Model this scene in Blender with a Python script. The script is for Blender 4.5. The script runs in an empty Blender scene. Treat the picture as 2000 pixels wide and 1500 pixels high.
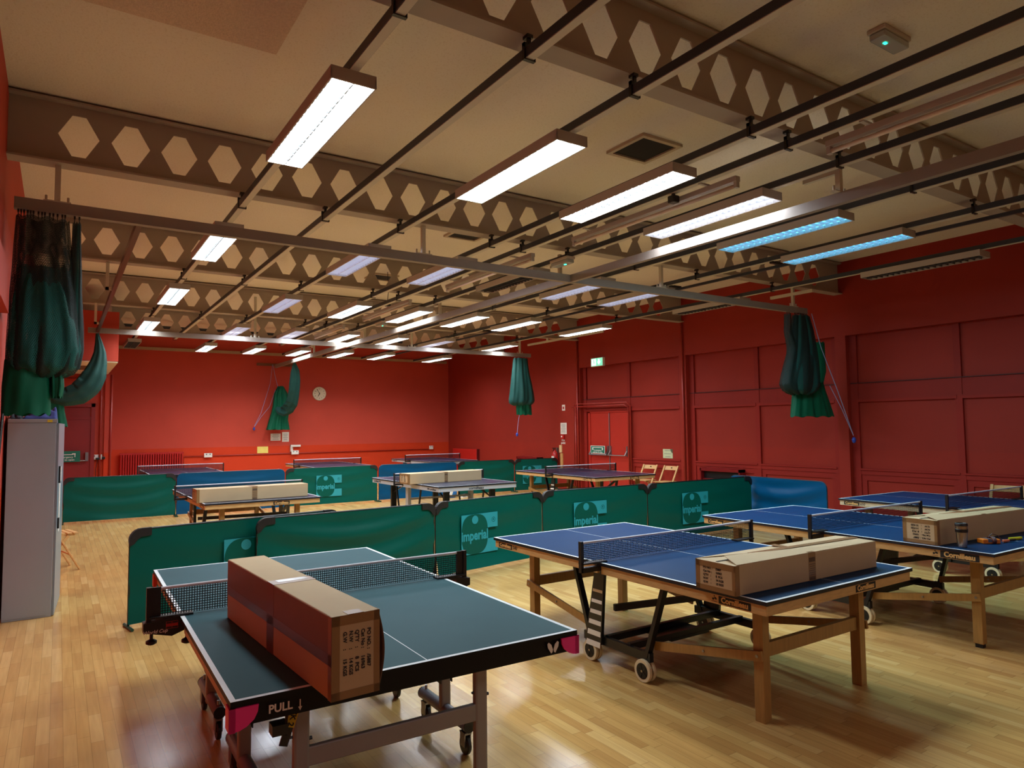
import bpy, bmesh, math, random
from mathutils import Vector, Matrix
random.seed(7)
C = bpy.context.scene.collection
PI = math.pi

# ---------------------------------------------------------------- camera, world, exposure
R = ((0.83607134, 0.02522945, 0.54804032), (-0.54852093, 0.05749554, 0.83415769), (-0.01046454, -0.99802692, 0.06190925))
cd = bpy.data.cameras.new('camera'); cam = bpy.data.objects.new('camera', cd); C.objects.link(cam)
cd.sensor_fit = 'HORIZONTAL'; cd.sensor_width = 36.0; cd.lens = 36.0 * 1346.49 / 2000.0
cd.clip_start = 0.05; cd.clip_end = 100
cam.matrix_world = Matrix(((R[0][0], -R[0][1], -R[0][2], 0.0), (R[1][0], -R[1][1], -R[1][2], 0.0), (R[2][0], -R[2][1], -R[2][2], 1.7113), (0, 0, 0, 1)))
bpy.context.scene.camera = cam
w = bpy.data.worlds.new('World'); bpy.context.scene.world = w; w.use_nodes = True
w.node_tree.nodes['Background'].inputs[0].default_value = (0.5, 0.5, 0.55, 1)
w.node_tree.nodes['Background'].inputs[1].default_value = 0.02
vs = bpy.context.scene.view_settings
vs.view_transform = 'Standard'; vs.look = 'None'; vs.gamma = 1.0; vs.use_curve_mapping = False
vs.exposure = 1.02
LAMP = 30.0          # radiance of the lit lamp diffusers
# unseen fill lights added behind the camera, standing in for further lamp rows
for _y, _p in ((-2.6, 10.0), (-6.2, 10.0)):
    for _x in (2.2, 5.4, 8.6):
        _l = bpy.data.lights.new('rear_fill_light', 'AREA'); _l.shape = 'RECTANGLE'; _l.size = 2.4; _l.size_y = 1.5; _l.energy = _p; _l.color = (0.92, 0.98, 1.0)
        _o = bpy.data.objects.new('rear_fill_light', _l); C.objects.link(_o); _o.location = (_x, _y, 3.78)

# ---------------------------------------------------------------- materials
def s2l(c):
    return tuple(((v / 255) / 12.92 if v / 255 <= 0.04045 else (((v / 255) + 0.055) / 1.055) ** 2.4) for v in c)
MC = {}
def mat(name, rgb, rough=0.5, metal=0.0, var=0.12, scale=8.0, bump=0.0, spec=0.5, bscale=60.0):
    """plain painted / plastic / wood surface with a little procedural unevenness; rgb is 0-255 sRGB"""
    if name in MC: return MC[name]
    m = bpy.data.materials.new(name); m.use_nodes = True; nt = m.node_tree; N = nt.nodes; L = nt.links
    b = N['Principled BSDF']; b.inputs['Roughness'].default_value = rough; b.inputs['Metallic'].default_value = metal
    b.inputs['Specular IOR Level'].default_value = spec
    tc = N.new('ShaderNodeTexCoord'); no = N.new('ShaderNodeTexNoise'); no.inputs['Scale'].default_value = scale; no.inputs['Detail'].default_value = 4
    L.new(tc.outputs['Object'], no.inputs['Vector'])
    r = N.new('ShaderNodeMix'); r.data_type = 'RGBA'
    c = s2l(rgb)
    r.inputs[6].default_value = (*[v * (1 - var) for v in c], 1); r.inputs[7].default_value = (*[min(1, v * (1 + var)) for v in c], 1)
    L.new(no.outputs['Fac'], r.inputs[0]); L.new(r.outputs[2], b.inputs['Base Color'])
    if bump:
        n2 = N.new('ShaderNodeTexNoise'); n2.inputs['Scale'].default_value = bscale; n2.inputs['Detail'].default_value = 3
        L.new(tc.outputs['Object'], n2.inputs['Vector'])
        bp = N.new('ShaderNodeBump'); bp.inputs['Strength'].default_value = bump; bp.inputs['Distance'].default_value = 0.01
        L.new(n2.outputs['Fac'], bp.inputs['Height']); L.new(bp.outputs['Normal'], b.inputs['Normal'])
    MC[name] = m; return m
def emit(name, rgb, strength):
    if name in MC: return MC[name]
    m = bpy.data.materials.new(name); m.use_nodes = True; nt = m.node_tree
    b = nt.nodes['Principled BSDF']; b.inputs['Base Color'].default_value = (0.8, 0.8, 0.8, 1)
    b.inputs['Emission Color'].default_value = (*rgb, 1); b.inputs['Emission Strength'].default_value = strength
    MC[name] = m; return m
def mth(nt, op, a, b=None, c=None):
    n = nt.nodes.new('ShaderNodeMath'); n.operation = op
    for i, v in enumerate((a, b, c)):
        if v is None: continue
        if isinstance(v, (int, float)): n.inputs[i].default_value = v
        else: nt.links.new(v, n.inputs[i])
    return n.outputs[0]
def ramp(nt, fac, stops):
    n = nt.nodes.new('ShaderNodeValToRGB')
    el = n.color_ramp.elements
    while len(el) < len(stops): el.new(0.5)
    for e, (p, c) in zip(el, stops): e.position = p; e.color = (*c, 1)
    nt.links.new(fac, n.inputs[0]); return n.outputs[0]
def mixc(nt, fac, a, b, mode='MIX'):
    n = nt.nodes.new('ShaderNodeMix'); n.data_type = 'RGBA'; n.blend_type = mode
    for k, v in ((0, fac), (6, a), (7, b)):
        if isinstance(v, (int, float)): n.inputs[k].default_value = v
        elif isinstance(v, tuple): n.inputs[k].default_value = (*v, 1)
        else: nt.links.new(v, n.inputs[k])
    return n.outputs[2]

def floor_mat():
    m = bpy.data.materials.new('maple_strip_floor'); m.use_nodes = True; nt = m.node_tree; N = nt.nodes; L = nt.links
    b = N['Principled BSDF']
    tc = N.new('ShaderNodeTexCoord'); sp = N.new('ShaderNodeSeparateXYZ'); L.new(tc.outputs['Object'], sp.inputs[0])
    x, y = sp.outputs[0], sp.outputs[1]
    row = mth(nt, 'FLOOR', mth(nt, 'DIVIDE', x, 0.064))
    wn = N.new('ShaderNodeTexWhiteNoise'); wn.noise_dimensions = '1D'; L.new(row, wn.inputs['W'])
    yy = mth(nt, 'DIVIDE', mth(nt, 'MULTIPLY_ADD', wn.outputs['Value'], 3.7, y), 0.44)
    blk = mth(nt, 'FLOOR', yy)
    cb = N.new('ShaderNodeCombineXYZ'); L.new(row, cb.inputs[0]); L.new(blk, cb.inputs[1])
    w2 = N.new('ShaderNodeTexWhiteNoise'); w2.noise_dimensions = '2D'; L.new(cb.outputs[0], w2.inputs['Vector'])
    base = ramp(nt, w2.outputs['Value'], [(0.0, s2l((192, 148, 88))), (0.25, s2l((203, 161, 97))), (0.7, s2l((209, 169, 103))), (1.0, s2l((217, 180, 116)))])
    mp = N.new('ShaderNodeMapping'); mp.inputs['Scale'].default_value = (38, 2.2, 1); L.new(tc.outputs['Object'], mp.inputs[0])
    gr = N.new('ShaderNodeTexNoise'); gr.inputs['Scale'].default_value = 1.0; gr.inputs['Detail'].default_value = 6; L.new(mp.outputs[0], gr.inputs['Vector'])
    c1 = mixc(nt, mth(nt, 'MULTIPLY', mth(nt, 'SUBTRACT', gr.outputs['Fac'], 0.35), 0.75), base, s2l((140, 98, 52)))
    # worn, dirtier patches
    n3 = N.new('ShaderNodeTexNoise'); n3.inputs['Scale'].default_value = 0.9; n3.inputs['Detail'].default_value = 5; L.new(tc.outputs['Object'], n3.inputs['Vector'])
    dirt = ramp(nt, n3.outputs['Fac'], [(0.48, (0, 0, 0)), (0.72, (1, 1, 1))])
    c2 = mixc(nt, mth(nt, 'MULTIPLY', dirt, 0.30), c1, s2l((120, 88, 54)))
    n4 = N.new('ShaderNodeTexNoise'); n4.inputs['Scale'].default_value = 9; n4.inputs['Detail'].default_value = 2; L.new(mp.outputs[0], n4.inputs['Vector'])
    # joints
    fx = mth(nt, 'ABSOLUTE', mth(nt, 'SUBTRACT', mth(nt, 'FRACT', mth(nt, 'DIVIDE', x, 0.064)), 0.5))
    fy = mth(nt, 'ABSOLUTE', mth(nt, 'SUBTRACT', mth(nt, 'FRACT', yy), 0.5))
    gap = mth(nt, 'MAXIMUM', mth(nt, 'GREATER_THAN', fx, 0.482), mth(nt, 'GREATER_THAN', fy, 0.4965))
    c3 = mixc(nt, mth(nt, 'MULTIPLY', gap, 0.45), c2, s2l((84, 56, 30)))
    L.new(c3, b.inputs['Base Color'])
    rg = mth(nt, 'ADD', mth(nt, 'MULTIPLY', n3.outputs['Fac'], 0.14), mth(nt, 'MULTIPLY_ADD', gr.outputs['Fac'], 0.07, 0.09))
    L.new(rg, b.inputs['Roughness']); b.inputs['Specular IOR Level'].default_value = 0.5
    bp = N.new('ShaderNodeBump'); bp.inputs['Strength'].default_value = 0.06; bp.inputs['Distance'].default_value = 0.004
    L.new(mth(nt, 'SUBTRACT', gr.outputs['Fac'], gap), bp.inputs['Height']); L.new(bp.outputs['Normal'], b.inputs['Normal'])
    return m
def wall_mat(name, up, low, split, blocks=True):
    m = bpy.data.materials.new(name); m.use_nodes = True; nt = m.node_tree; N = nt.nodes; L = nt.links
    b = N['Principled BSDF']; b.inputs['Roughness'].default_value = 0.6; b.inputs['Specular IOR Level'].default_value = 0.22
    tc = N.new('ShaderNodeTexCoord'); sp = N.new('ShaderNodeSeparateXYZ'); L.new(tc.outputs['Object'], sp.inputs[0])
    no = N.new('ShaderNodeTexNoise'); no.inputs['Scale'].default_value = 1.3; no.inputs['Detail'].default_value = 5; L.new(tc.outputs['Object'], no.inputs['Vector'])
    u = mixc(nt, no.outputs['Fac'], tuple(v * 0.88 for v in s2l(up)), tuple(v * 1.12 for v in s2l(up)))
    lo = mixc(nt, no.outputs['Fac'], tuple(v * 0.9 for v in s2l(low)), tuple(v * 1.1 for v in s2l(low)))
    L.new(mixc(nt, mth(nt, 'LESS_THAN', sp.outputs[2], split), u, lo), b.inputs['Base Color'])
    if blocks:
        br = N.new('ShaderNodeTexBrick'); br.inputs['Scale'].default_value = 1.0
        br.inputs['Brick Width'].default_value = 0.44; br.inputs['Row Height'].default_value = 0.215; br.inputs['Mortar Size'].default_value = 0.008
        cb = N.new('ShaderNodeCombineXYZ'); L.new(mth(nt, 'ADD', sp.outputs[0], sp.outputs[1]), cb.inputs[0]); L.new(sp.outputs[2], cb.inputs[1])
        L.new(cb.outputs[0], br.inputs['Vector'])
        bp = N.new('ShaderNodeBump'); bp.inputs['Strength'].default_value = 0.12; bp.inputs['Distance'].default_value = 0.004; bp.invert = True
        L.new(br.outputs['Fac'], bp.inputs['Height']); L.new(bp.outputs['Normal'], b.inputs['Normal'])
    return m
def ceiling_mat():
    m = bpy.data.materials.new('cream_textured_ceiling'); m.use_nodes = True; nt = m.node_tree; N = nt.nodes; L = nt.links
    b = N['Principled BSDF']; b.inputs['Roughness'].default_value = 0.9; b.inputs['Specular IOR Level'].default_value = 0.1
    tc = N.new('ShaderNodeTexCoord'); sp = N.new('ShaderNodeSeparateXYZ'); L.new(tc.outputs['Object'], sp.inputs[0])
    no = N.new('ShaderNodeTexNoise'); no.inputs['Scale'].default_value = 0.8; no.inputs['Detail'].default_value = 4; L.new(tc.outputs['Object'], no.inputs['Vector'])
    fine = N.new('ShaderNodeTexNoise'); fine.inputs['Scale'].default_value = 55; fine.inputs['Detail'].default_value = 3; L.new(tc.outputs['Object'], fine.inputs['Vector'])
    c = mixc(nt, no.outputs['Fac'], s2l((222, 214, 198)), s2l((234, 227, 212)))
    c = mixc(nt, mth(nt, 'MULTIPLY', mth(nt, 'GREATER_THAN', fine.outputs['Fac'], 0.6), 0.25), c, s2l((196, 180, 150)))
    L.new(c, b.inputs['Base Color'])
    bp = N.new('ShaderNodeBump'); bp.inputs['Strength'].default_value = 0.5; bp.inputs['Distance'].default_value = 0.006
    L.new(fine.outputs['Fac'], bp.inputs['Height']); L.new(bp.outputs['Normal'], b.inputs['Normal'])
    return m
def wood(name, rgb, rough=0.4, axis=(1, 12, 12), dark=0.65):
    if name in MC: return MC[name]
    m = bpy.data.materials.new(name); m.use_nodes = True; nt = m.node_tree; N = nt.nodes; L = nt.links
    b = N['Principled BSDF']; b.inputs['Roughness'].default_value = rough
    tc = N.new('ShaderNodeTexCoord'); mp = N.new('ShaderNodeMapping'); mp.inputs['Scale'].default_value = tuple(4 * a for a in axis); L.new(tc.outputs['Object'], mp.inputs[0])
    no = N.new('ShaderNodeTexNoise'); no.inputs['Scale'].default_value = 1.5; no.inputs['Detail'].default_value = 5; L.new(mp.outputs[0], no.inputs['Vector'])
    c = s2l(rgb)
    L.new(mixc(nt, no.outputs['Fac'], tuple(v * dark for v in c), tuple(min(1, v * 1.25) for v in c)), b.inputs['Base Color'])
    MC[name] = m; return m
def table_mat(name, rgb, rough=0.38, line=0.02, centre=0.004, spec=0.1):
    """playing surface: ground colour with white edge lines and a centre line (object coords of the whole table)"""
    if name in MC: return MC[name]
    m = bpy.data.materials.new(name); m.use_nodes = True; nt = m.node_tree; N = nt.nodes; L = nt.links
    b = N['Principled BSDF']; b.inputs['Roughness'].default_value = rough; b.inputs['Specular IOR Level'].default_value = spec
    tc = N.new('ShaderNodeTexCoord'); sp = N.new('ShaderNodeSeparateXYZ'); L.new(tc.outputs['Object'], sp.inputs[0])
    ax = mth(nt, 'ABSOLUTE', sp.outputs[0]); ay = mth(nt, 'ABSOLUTE', sp.outputs[1])
    ln = mth(nt, 'MAXIMUM', mth(nt, 'MAXIMUM', mth(nt, 'GREATER_THAN', ax, 0.7625 - line), mth(nt, 'GREATER_THAN', ay, 1.37 - line)), mth(nt, 'LESS_THAN', ax, centre / 2))
    no = N.new('ShaderNodeTexNoise'); no.inputs['Scale'].default_value = 3; no.inputs['Detail'].default_value = 6; L.new(tc.outputs['Object'], no.inputs['Vector'])
    c = s2l(rgb)
    g = mixc(nt, no.outputs['Fac'], tuple(v * 0.88 for v in c), tuple(v * 1.12 for v in c))
    L.new(mixc(nt, ln, g, (0.72, 0.76, 0.8)), b.inputs['Base Color'])
    MC[name] = m; return m
def mesh_mat(name, rgb, cell, thick, diamond=False, rough=0.7, uv=True, fade=0.0):
    """thread net: opaque threads on a transparent ground"""
    if name in MC: return MC[name]
    m = bpy.data.materials.new(name); m.use_nodes = True; nt = m.node_tree; N = nt.nodes; L = nt.links
    b = N['Principled BSDF']; b.inputs['Roughness'].default_value = rough
    c = s2l(rgb)
    tc = N.new('ShaderNodeTexCoord'); sp = N.new('ShaderNodeSeparateXYZ'); L.new(tc.outputs['UV'], sp.inputs[0])
    no = N.new('ShaderNodeTexNoise'); no.inputs['Scale'].default_value = 5; L.new(tc.outputs['UV'], no.inputs['Vector'])
    L.new(mixc(nt, no.outputs['Fac'], tuple(v * 0.75 for v in c), tuple(v * 1.25 for v in c)), b.inputs['Base Color'])
    u, v = sp.outputs[0], sp.outputs[1]
    if diamond:
        wob = mth(nt, 'MULTIPLY', no.outputs['Fac'], cell * 1.5)
        u2 = mth(nt, 'ADD', mth(nt, 'ADD', u, mth(nt, 'MULTIPLY', v, 0.6)), wob); v2 = mth(nt, 'SUBTRACT', mth(nt, 'SUBTRACT', u, mth(nt, 'MULTIPLY', v, 0.6)), wob); u, v = u2, v2
    fu = mth(nt, 'ABSOLUTE', mth(nt, 'SUBTRACT', mth(nt, 'FRACT', mth(nt, 'DIVIDE', u, cell)), 0.5))
    fv = mth(nt, 'ABSOLUTE', mth(nt, 'SUBTRACT', mth(nt, 'FRACT', mth(nt, 'DIVIDE', v, cell)), 0.5))
    a = mth(nt, 'GREATER_THAN', mth(nt, 'MAXIMUM', fu, fv), 0.5 - thick / cell / 2)
    L.new(a, b.inputs['Alpha'])
    MC[name] = m; return m

# ---------------------------------------------------------------- mesh helper
class MB:
    def __init__(s): s.v = []; s.f = []; s.m = []; s.uv = {}; s.mi = 0
    def add(s, vs, fs, mi=None):
        o = len(s.v); s.v += [tuple(v) for v in vs]
        for f in fs: s.f.append(tuple(i + o for i in f)); s.m.append(s.mi if mi is None else mi)
        return s
    def box(s, x0, x1, y0, y1, z0, z1, mi=None):
        vs = [(x, y, z) for z in (z0, z1) for y in (y0, y1) for x in (x0, x1)]
        return s.add(vs, [(0, 2, 3, 1), (4, 5, 7, 6), (0, 1, 5, 4), (2, 6, 7, 3), (0, 4, 6, 2), (1, 3, 7, 5)], mi)
    def cbox(s, c, sz, mi=None, rot=None):
        M = rot or Matrix.Identity(3)
        vs = [Vector(c) + M @ Vector((x * sz[0] / 2, y * sz[1] / 2, z * sz[2] / 2)) for z in (-1, 1) for y in (-1, 1) for x in (-1, 1)]
        return s.add(vs, [(0, 2, 3, 1), (4, 5, 7, 6), (0, 1, 5, 4), (2, 6, 7, 3), (0, 4, 6, 2), (1, 3, 7, 5)], mi)
    def bar(s, p, q, a, b, up=(0, 0, 1), mi=None):
        """rectangular bar from p to q; a wide across, b along up"""
        p = Vector(p); q = Vector(q); d = (q - p).normalized(); u = Vector(up)
        if abs(d.dot(u)) > 0.99: u = Vector((0, 1, 0))
        x = d.cross(u).normalized(); u = x.cross(d).normalized()
        vs = [c + x * i * a / 2 + u * j * b / 2 for c in (p, q) for j in (-1, 1) for i in (-1, 1)]
        return s.add(vs, [(0, 2, 3, 1), (4, 5, 7, 6), (0, 1, 5, 4), (2, 6, 7, 3), (0, 4, 6, 2), (1, 3, 7, 5)], mi)
    def tube(s, pts, r, n=10, mi=None, cap=True, flat=1.0):
        pts = [Vector(p) for p in pts]; rs = r if isinstance(r, (list, tuple)) else [r] * len(pts)
        vs = []; fs = []; pu = None
        for i, p in enumerate(pts):
            d = (pts[min(i + 1, len(pts) - 1)] - pts[max(i - 1, 0)]).normalized()
            u = pu if pu is not None else (Vector((0, 0, 1)) if abs(d.z) < 0.9 else Vector((0, 1, 0)))
            x = d.cross(u).normalized(); u = x.cross(d).normalized(); pu = u
            for k in range(n):
                a = 2 * PI * k / n; vs.append(p + x * math.cos(a) * rs[i] + u * math.sin(a) * rs[i] * flat)
        for i in range(len(pts) - 1):
            for k in range(n): fs.append((i * n + k, i * n + (k + 1) % n, (i + 1) * n + (k + 1) % n, (i + 1) * n + k))
        if cap: fs += [tuple(range(n))[::-1], tuple(range((len(pts) - 1) * n, len(pts) * n))]
        return s.add(vs, fs, mi)
    def lathe(s, prof, c=(0, 0, 0), axis='z', n=24, mi=None):
        vs = []; fs = []
        for (r, h) in prof:
            for k in range(n):
                a = 2 * PI * k / n; p = (r * math.cos(a), r * math.sin(a), h)
                if axis == 'x': p = (p[2], p[0], p[1])
                if axis == 'y': p = (p[0], p[2], p[1])
                vs.append((p[0] + c[0], p[1] + c[1], p[2] + c[2]))
        for i in range(len(prof) - 1):
            for k in range(n): fs.append((i * n + k, i * n + (k + 1) % n, (i + 1) * n + (k + 1) % n, (i + 1) * n + k))
        fs += [tuple(range(n))[::-1], tuple(range((len(prof) - 1) * n, len(prof) * n))]
        return s.add(vs, fs, mi)
    def prism(s, poly, a, b, plane='xz', mi=None):
        """2D polygon extruded from a to b along the third axis"""
        f = {'xz': lambda p, t: (p[0], t, p[1]), 'yz': lambda p, t: (t, p[0], p[1]), 'xy': lambda p, t: (p[0], p[1], t)}[plane]
        n = len(poly); vs = [f(p, a) for p in poly] + [f(p, b) for p in poly]
        fs = [tuple(range(n))[::-1], tuple(range(n, 2 * n))] + [(i, (i + 1) % n, n + (i + 1) % n, n + i) for i in range(n)]
        return s.add(vs, fs, mi)
    def grid(s, fn, nu, nv, uvfn=None, mi=None):
        o = len(s.v)
        for j in range(nv + 1):
            for i in range(nu + 1):
                s.v.append(tuple(fn(i / nu, j / nv)))
                if uvfn: s.uv[len(s.v) - 1] = uvfn(i / nu, j / nv)
        for j in range(nv):
            for i in range(nu):
                a = o + j * (nu + 1) + i; s.f.append((a, a + 1, a + nu + 2, a + nu + 1)); s.m.append(s.mi if mi is None else mi)
        return s
    def build(s, name, mats, parent=None, smooth=False, bevel=0.0, solid=0.0):
        me = bpy.data.meshes.new(name); me.from_pydata(s.v, [], s.f)
        if not isinstance(mats, (list, tuple)): mats = [mats]
        for m in mats: me.materials.append(m)
        for p, k in zip(me.polygons, s.m): p.material_index = k
        if s.uv:
            l = me.uv_layers.new(name='UVMap')
            for lp in me.loops: l.data[lp.index].uv = s.uv.get(lp.vertex_index, (0, 0))
        bm = bmesh.new(); bm.from_mesh(me)
        if not s.uv and not s.open_ok(): bmesh.ops.recalc_face_normals(bm, faces=bm.faces)
        bm.to_mesh(me); bm.free()
        if smooth:
            for p in me.polygons: p.use_smooth = True
        o = bpy.data.objects.new(name, me); C.objects.link(o)
        if parent: o.parent = parent
        if solid:
            md = o.modifiers.new('thickness', 'SOLIDIFY'); md.thickness = solid; md.offset = 0
        if bevel:
            md = o.modifiers.new('soft_edges', 'BEVEL'); md.width = bevel; md.segments = 2; md.limit_method = 'ANGLE'; md.angle_limit = math.radians(40)
        return o
    def open_ok(s): return False

def tag(o, label, cat=None, group=None, kind=None):
    if label: o['label'] = label
    if cat: o['category'] = cat
    if group: o['group'] = group
    if kind: o['kind'] = kind
    return o
def thing(name, label, cat, loc=(0, 0, 0), rz=0.0, group=None):
    o = bpy.data.objects.new(name, None); C.objects.link(o); o.empty_display_size = 0.1
    o.location = loc; o.rotation_euler = (0, 0, rz)
    return tag(o, label, cat, group)
def struct(name, mb, m, label=None, **k):
    o = mb.build(name, m, **k); o['kind'] = 'structure'
    if label: o['label'] = label; o['category'] = 'room'
    return o
def dup(root, loc, rz=None, label=None, group=None):
    r = root.copy(); C.objects.link(r); r.location = loc
    if rz is not None: r.rotation_euler = (0, 0, rz)
    if label: r['label'] = label
    if group: r['group'] = group
    def rec(a, b):
        for ch in list(a.children):
            c = ch.copy(); C.objects.link(c); c.parent = b; rec(ch, c)
    rec(root, r); return r
TXT = {}
def text(name, body, size, m, parent, M, bold=0.0, thick=0.0006, align='CENTER', sx=1.0, shear=0.0):
    """flat lettering, a thin mesh; M places it (text lies in local xy facing +z)"""
    cu = bpy.data.curves.new('t', 'FONT'); cu.body = body; cu.size = size; cu.align_x = align; cu.align_y = 'CENTER'
    cu.offset = bold; cu.extrude = thick; cu.shear = shear; cu.resolution_u = 3
    to = bpy.data.objects.new('t', cu); C.objects.link(to)
    bpy.context.view_layer.update()
    me = bpy.data.meshes.new_from_object(to.evaluated_get(bpy.context.evaluated_depsgraph_get()))
    bpy.data.objects.remove(to); bpy.data.curves.remove(cu)
    me.transform(M @ Matrix.Diagonal((sx, 1, 1, 1))); me.materials.clear(); me.materials.append(m); me.name = name
    o = bpy.data.objects.new(name, me); C.objects.link(o)
    if parent: o.parent = parent
    return o
def face_y(x, y, z):       # lettering that faces -y
    return Matrix.Translation((x, y, z)) @ Matrix.Rotation(PI / 2, 4, 'X')
def face_x(x, y, z):       # lettering that faces -x
    return Matrix.Translation((x, y, z)) @ Matrix.Rotation(-PI / 2, 4, 'Z') @ Matrix.Rotation(PI / 2, 4, 'X')

# ---------------------------------------------------------------- the hall
XL, XR, YB, YF, ZC = -0.42, 11.6, 21.8, -8.0, 4.585
M_wall = wall_mat('red_painted_blockwork', (194, 72, 56), (202, 60, 26), 1.2)
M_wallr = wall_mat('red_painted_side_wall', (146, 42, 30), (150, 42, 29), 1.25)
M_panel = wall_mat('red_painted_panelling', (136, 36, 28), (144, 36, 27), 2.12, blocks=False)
M_ceil = ceiling_mat()
M_beam = mat('taupe_beam_paint', (162, 150, 138), 0.6, var=0.06)
struct('floor', MB().box(XL - 0.3, XR + 0.4, YF - 0.2, YB + 0.2, -0.12, 0.0), floor_mat(), 'pale maple strip floor with worn patches and soft reflections')
struct('ceiling', MB().box(XL - 0.3, XR + 0.4, YF - 0.2, YB + 0.2, ZC, ZC + 0.15), M_ceil, 'cream textured ceiling above the beams')
mb = MB().box(XL - 0.2, XL, YF, YB, 0, ZC)
mb.box(XL, XL + 0.04, 6.2, 6.5, 0, 2.55)                      # flat pier by the cabinet
mb.box(XL, XL + 0.075, 3.0, 6.5, 2.62, 2.95)                    # boxed ledge along the wall
struct('wall_left', mb, M_wall, 'red left wall with a shallow pier and boxed ledge')
struct('wall_front', MB().box(XL - 0.2, XR + 0.3, YF - 0.2, YF, 0, ZC), M_wall)
struct('wall_back', MB().box(XL - 0.2, XR + 0.3, YB, YB + 0.2, 0, ZC), M_wall, 'red back wall with a brighter red dado')

# right wall: flush blockwork at the far end, recessed panelling between piers nearer the camera
XP = 11.75
mb = MB()
mb.box(XP, XP + 0.2, YF, YB, 0, ZC)                              # backing
mb.box(XR, XP, 14.36, YB, 0, ZC)                                 # flush far part
mb.box(XR, XP, YF, 14.36, 3.26, ZC)                              # upper band
for y in (3.3, 7.0, 10.73): mb.box(XR, XP, y - 0.1, y + 0.1, 0, 3.26)
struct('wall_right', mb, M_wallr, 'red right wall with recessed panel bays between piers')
mb = MB()
def bay(y0, y1, door=None):
    ym = (y0 + y1) / 2
    f = XP - 0.045
    for (a, b) in ((y0, y0 + 0.13), (y1 - 0.13, y1), (ym - 0.05, ym + 0.05)): mb.box(f, XP, a, b, 0, 3.26)
    segs = [(y0 + 0.13, ym - 0.05), (ym + 0.05, y1 - 0.13)]
    for k, (a, b) in enumerate(segs):
        mb.box(f + 0.012, XP, a, b, 2.12, 2.405)                 # mid rail
        mb.box(f - 0.01, XP, a - 0.02, b + 0.02, 2.08, 2.14)     # projecting bead
        if door == k: continue
        mb.box(f + 0.005, XP, a, b, 0.82, 0.90)
        mb.box(f - 0.015, XP, a - 0.02, b + 0.02, 0.895, 0.925)
        mb.box(f + 0.005, XP, a, b, 0, 0.08)
        mb.box(f + 0.02, XP, a, a + 0.09, 0.08, 0.82); mb.box(f + 0.02, XP, b - 0.09, b, 0.08, 0.82)
        mb.box(f + 0.02, XP, a + 0.09, b - 0.09, 0.72, 0.82)
bay(-0.3, 3.2); bay(3.4, 6.9); bay(7.1, 10.63); bay(10.83, 14.36, door=1)
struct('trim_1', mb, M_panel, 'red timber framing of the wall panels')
mb = MB()
for y0, y1 in ((3.4, 6.9), (7.1, 10.63), (10.83, 14.36)):
    mb.box(XP - 0.055, XP - 0.03, y0, y1, 2.405, 2.418)
struct('trim_2', mb, mat('dark_red_groove', (60, 18, 18), 0.7))

# lobby block in the far left corner, with the deeper bulkhead over it
YD = 19.0
mb = MB()
mb.box(XL, 1.07, YD, YB, 0, 3.06)
mb.box(XL, 0.95, 15.6, YB, 3.08, 4.06)
mb.box(XL, 0.74, YD - 0.07, YD, 2.60, 2.68)
mb.box(0.90, 0.99, YD - 0.06, YD, 0, 3.06)
struct('wall_lobby', mb, M_wall, 'red lobby wall and bulkhead in the far left corner')
struct('trim_3', MB().box(XL, 0.945, 15.61, YD, 3.055, 3.08), mat('cream_soffit', (228, 214, 188), 0.85, var=0.04), 'cream soffit under the bulkhead')
tag(MB().box(0.25, 0.62, 16.6, 17.6, 3.045, 3.055).build('soffit_vent', mat('brown_vent', (110, 80, 50), 0.6)), 'small brown vent in the cream soffit, far left', 'vent')

# doors
M_door = mat('red_door_paint', (176, 46, 34), 0.35, var=0.06)
M_doord = mat('dark_red_door_paint', (140, 34, 34), 0.4, var=0.06)
M_steel = mat('brushed_steel', (150, 150, 152), 0.35, metal=0.9, var=0.05)
M_chrome = mat('polished_chrome', (200, 200, 205), 0.15, metal=1.0, var=0.02)
M_green = mat('safety_green', (10, 110, 88), 0.5, var=0.03)
M_white = mat('white_paint', (228, 226, 220), 0.55, var=0.03)
M_black = mat('black_plastic', (18, 18, 20), 0.4, var=0.1)
d = struct('door_1', MB().box(XP - 0.03, XP - 0.002, 12.66, 13.325, 0.0, 2.05).box(XP - 0.03, XP - 0.002, 13.345, 14.08, 0, 2.05)
           .box(XP - 0.05, XP - 0.001, 12.58, 12.66, 0, 2.12).box(XP - 0.05, XP - 0.001, 14.08, 14.16, 0, 2.12).box(XP - 0.05, XP - 0.001, 12.58, 14.16, 2.05, 2.12), M_door,
           'red double fire exit doors with steel push bars')
mb = MB().tube([(XP - 0.045, 13.335, 0.05), (XP - 0.045, 13.335, 2.03)], 0.012)
mb.tube([(XP - 0.12, 13.32, 0.97), (XP - 0.12, 12.68, 0.97)], 0.014).tube([(XP - 0.12, 13.37, 0.97), (XP - 0.12, 14.06, 0.97)], 0.014)
for y in (12.69, 13.30, 13.40, 14.05): mb.bar((XP - 0.03, y, 1.10), (XP - 0.12, y, 0.97), 0.03, 0.03); mb.box(XP - 0.055, XP - 0.03, y - 0.025, y + 0.025, 0.95, 1.2)
mb.build('push_bar', M_steel, d)
def sign_plate(name, x, y0, y1, z0, z1, m, parent=None, t=0.006): return MB().box(x - t, x, y0, y1, z0, z1).build(name, m, parent)
o = sign_plate('exit_instruction_sign', XP - 0.125, 13.42, 13.98, 1.0, 1.2, M_white); tag(o, 'green and white push bar instruction plate on the double fire doors', 'sign')
sign_plate('sign_panel', XP - 0.131, 13.435, 13.965, 1.012, 1.188, M_green, o, 0.002)
text('sign_text', 'In emergency', 0.055, M_white, o, face_x(XP - 0.134, 13.70, 1.085), 0.0006)
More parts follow.
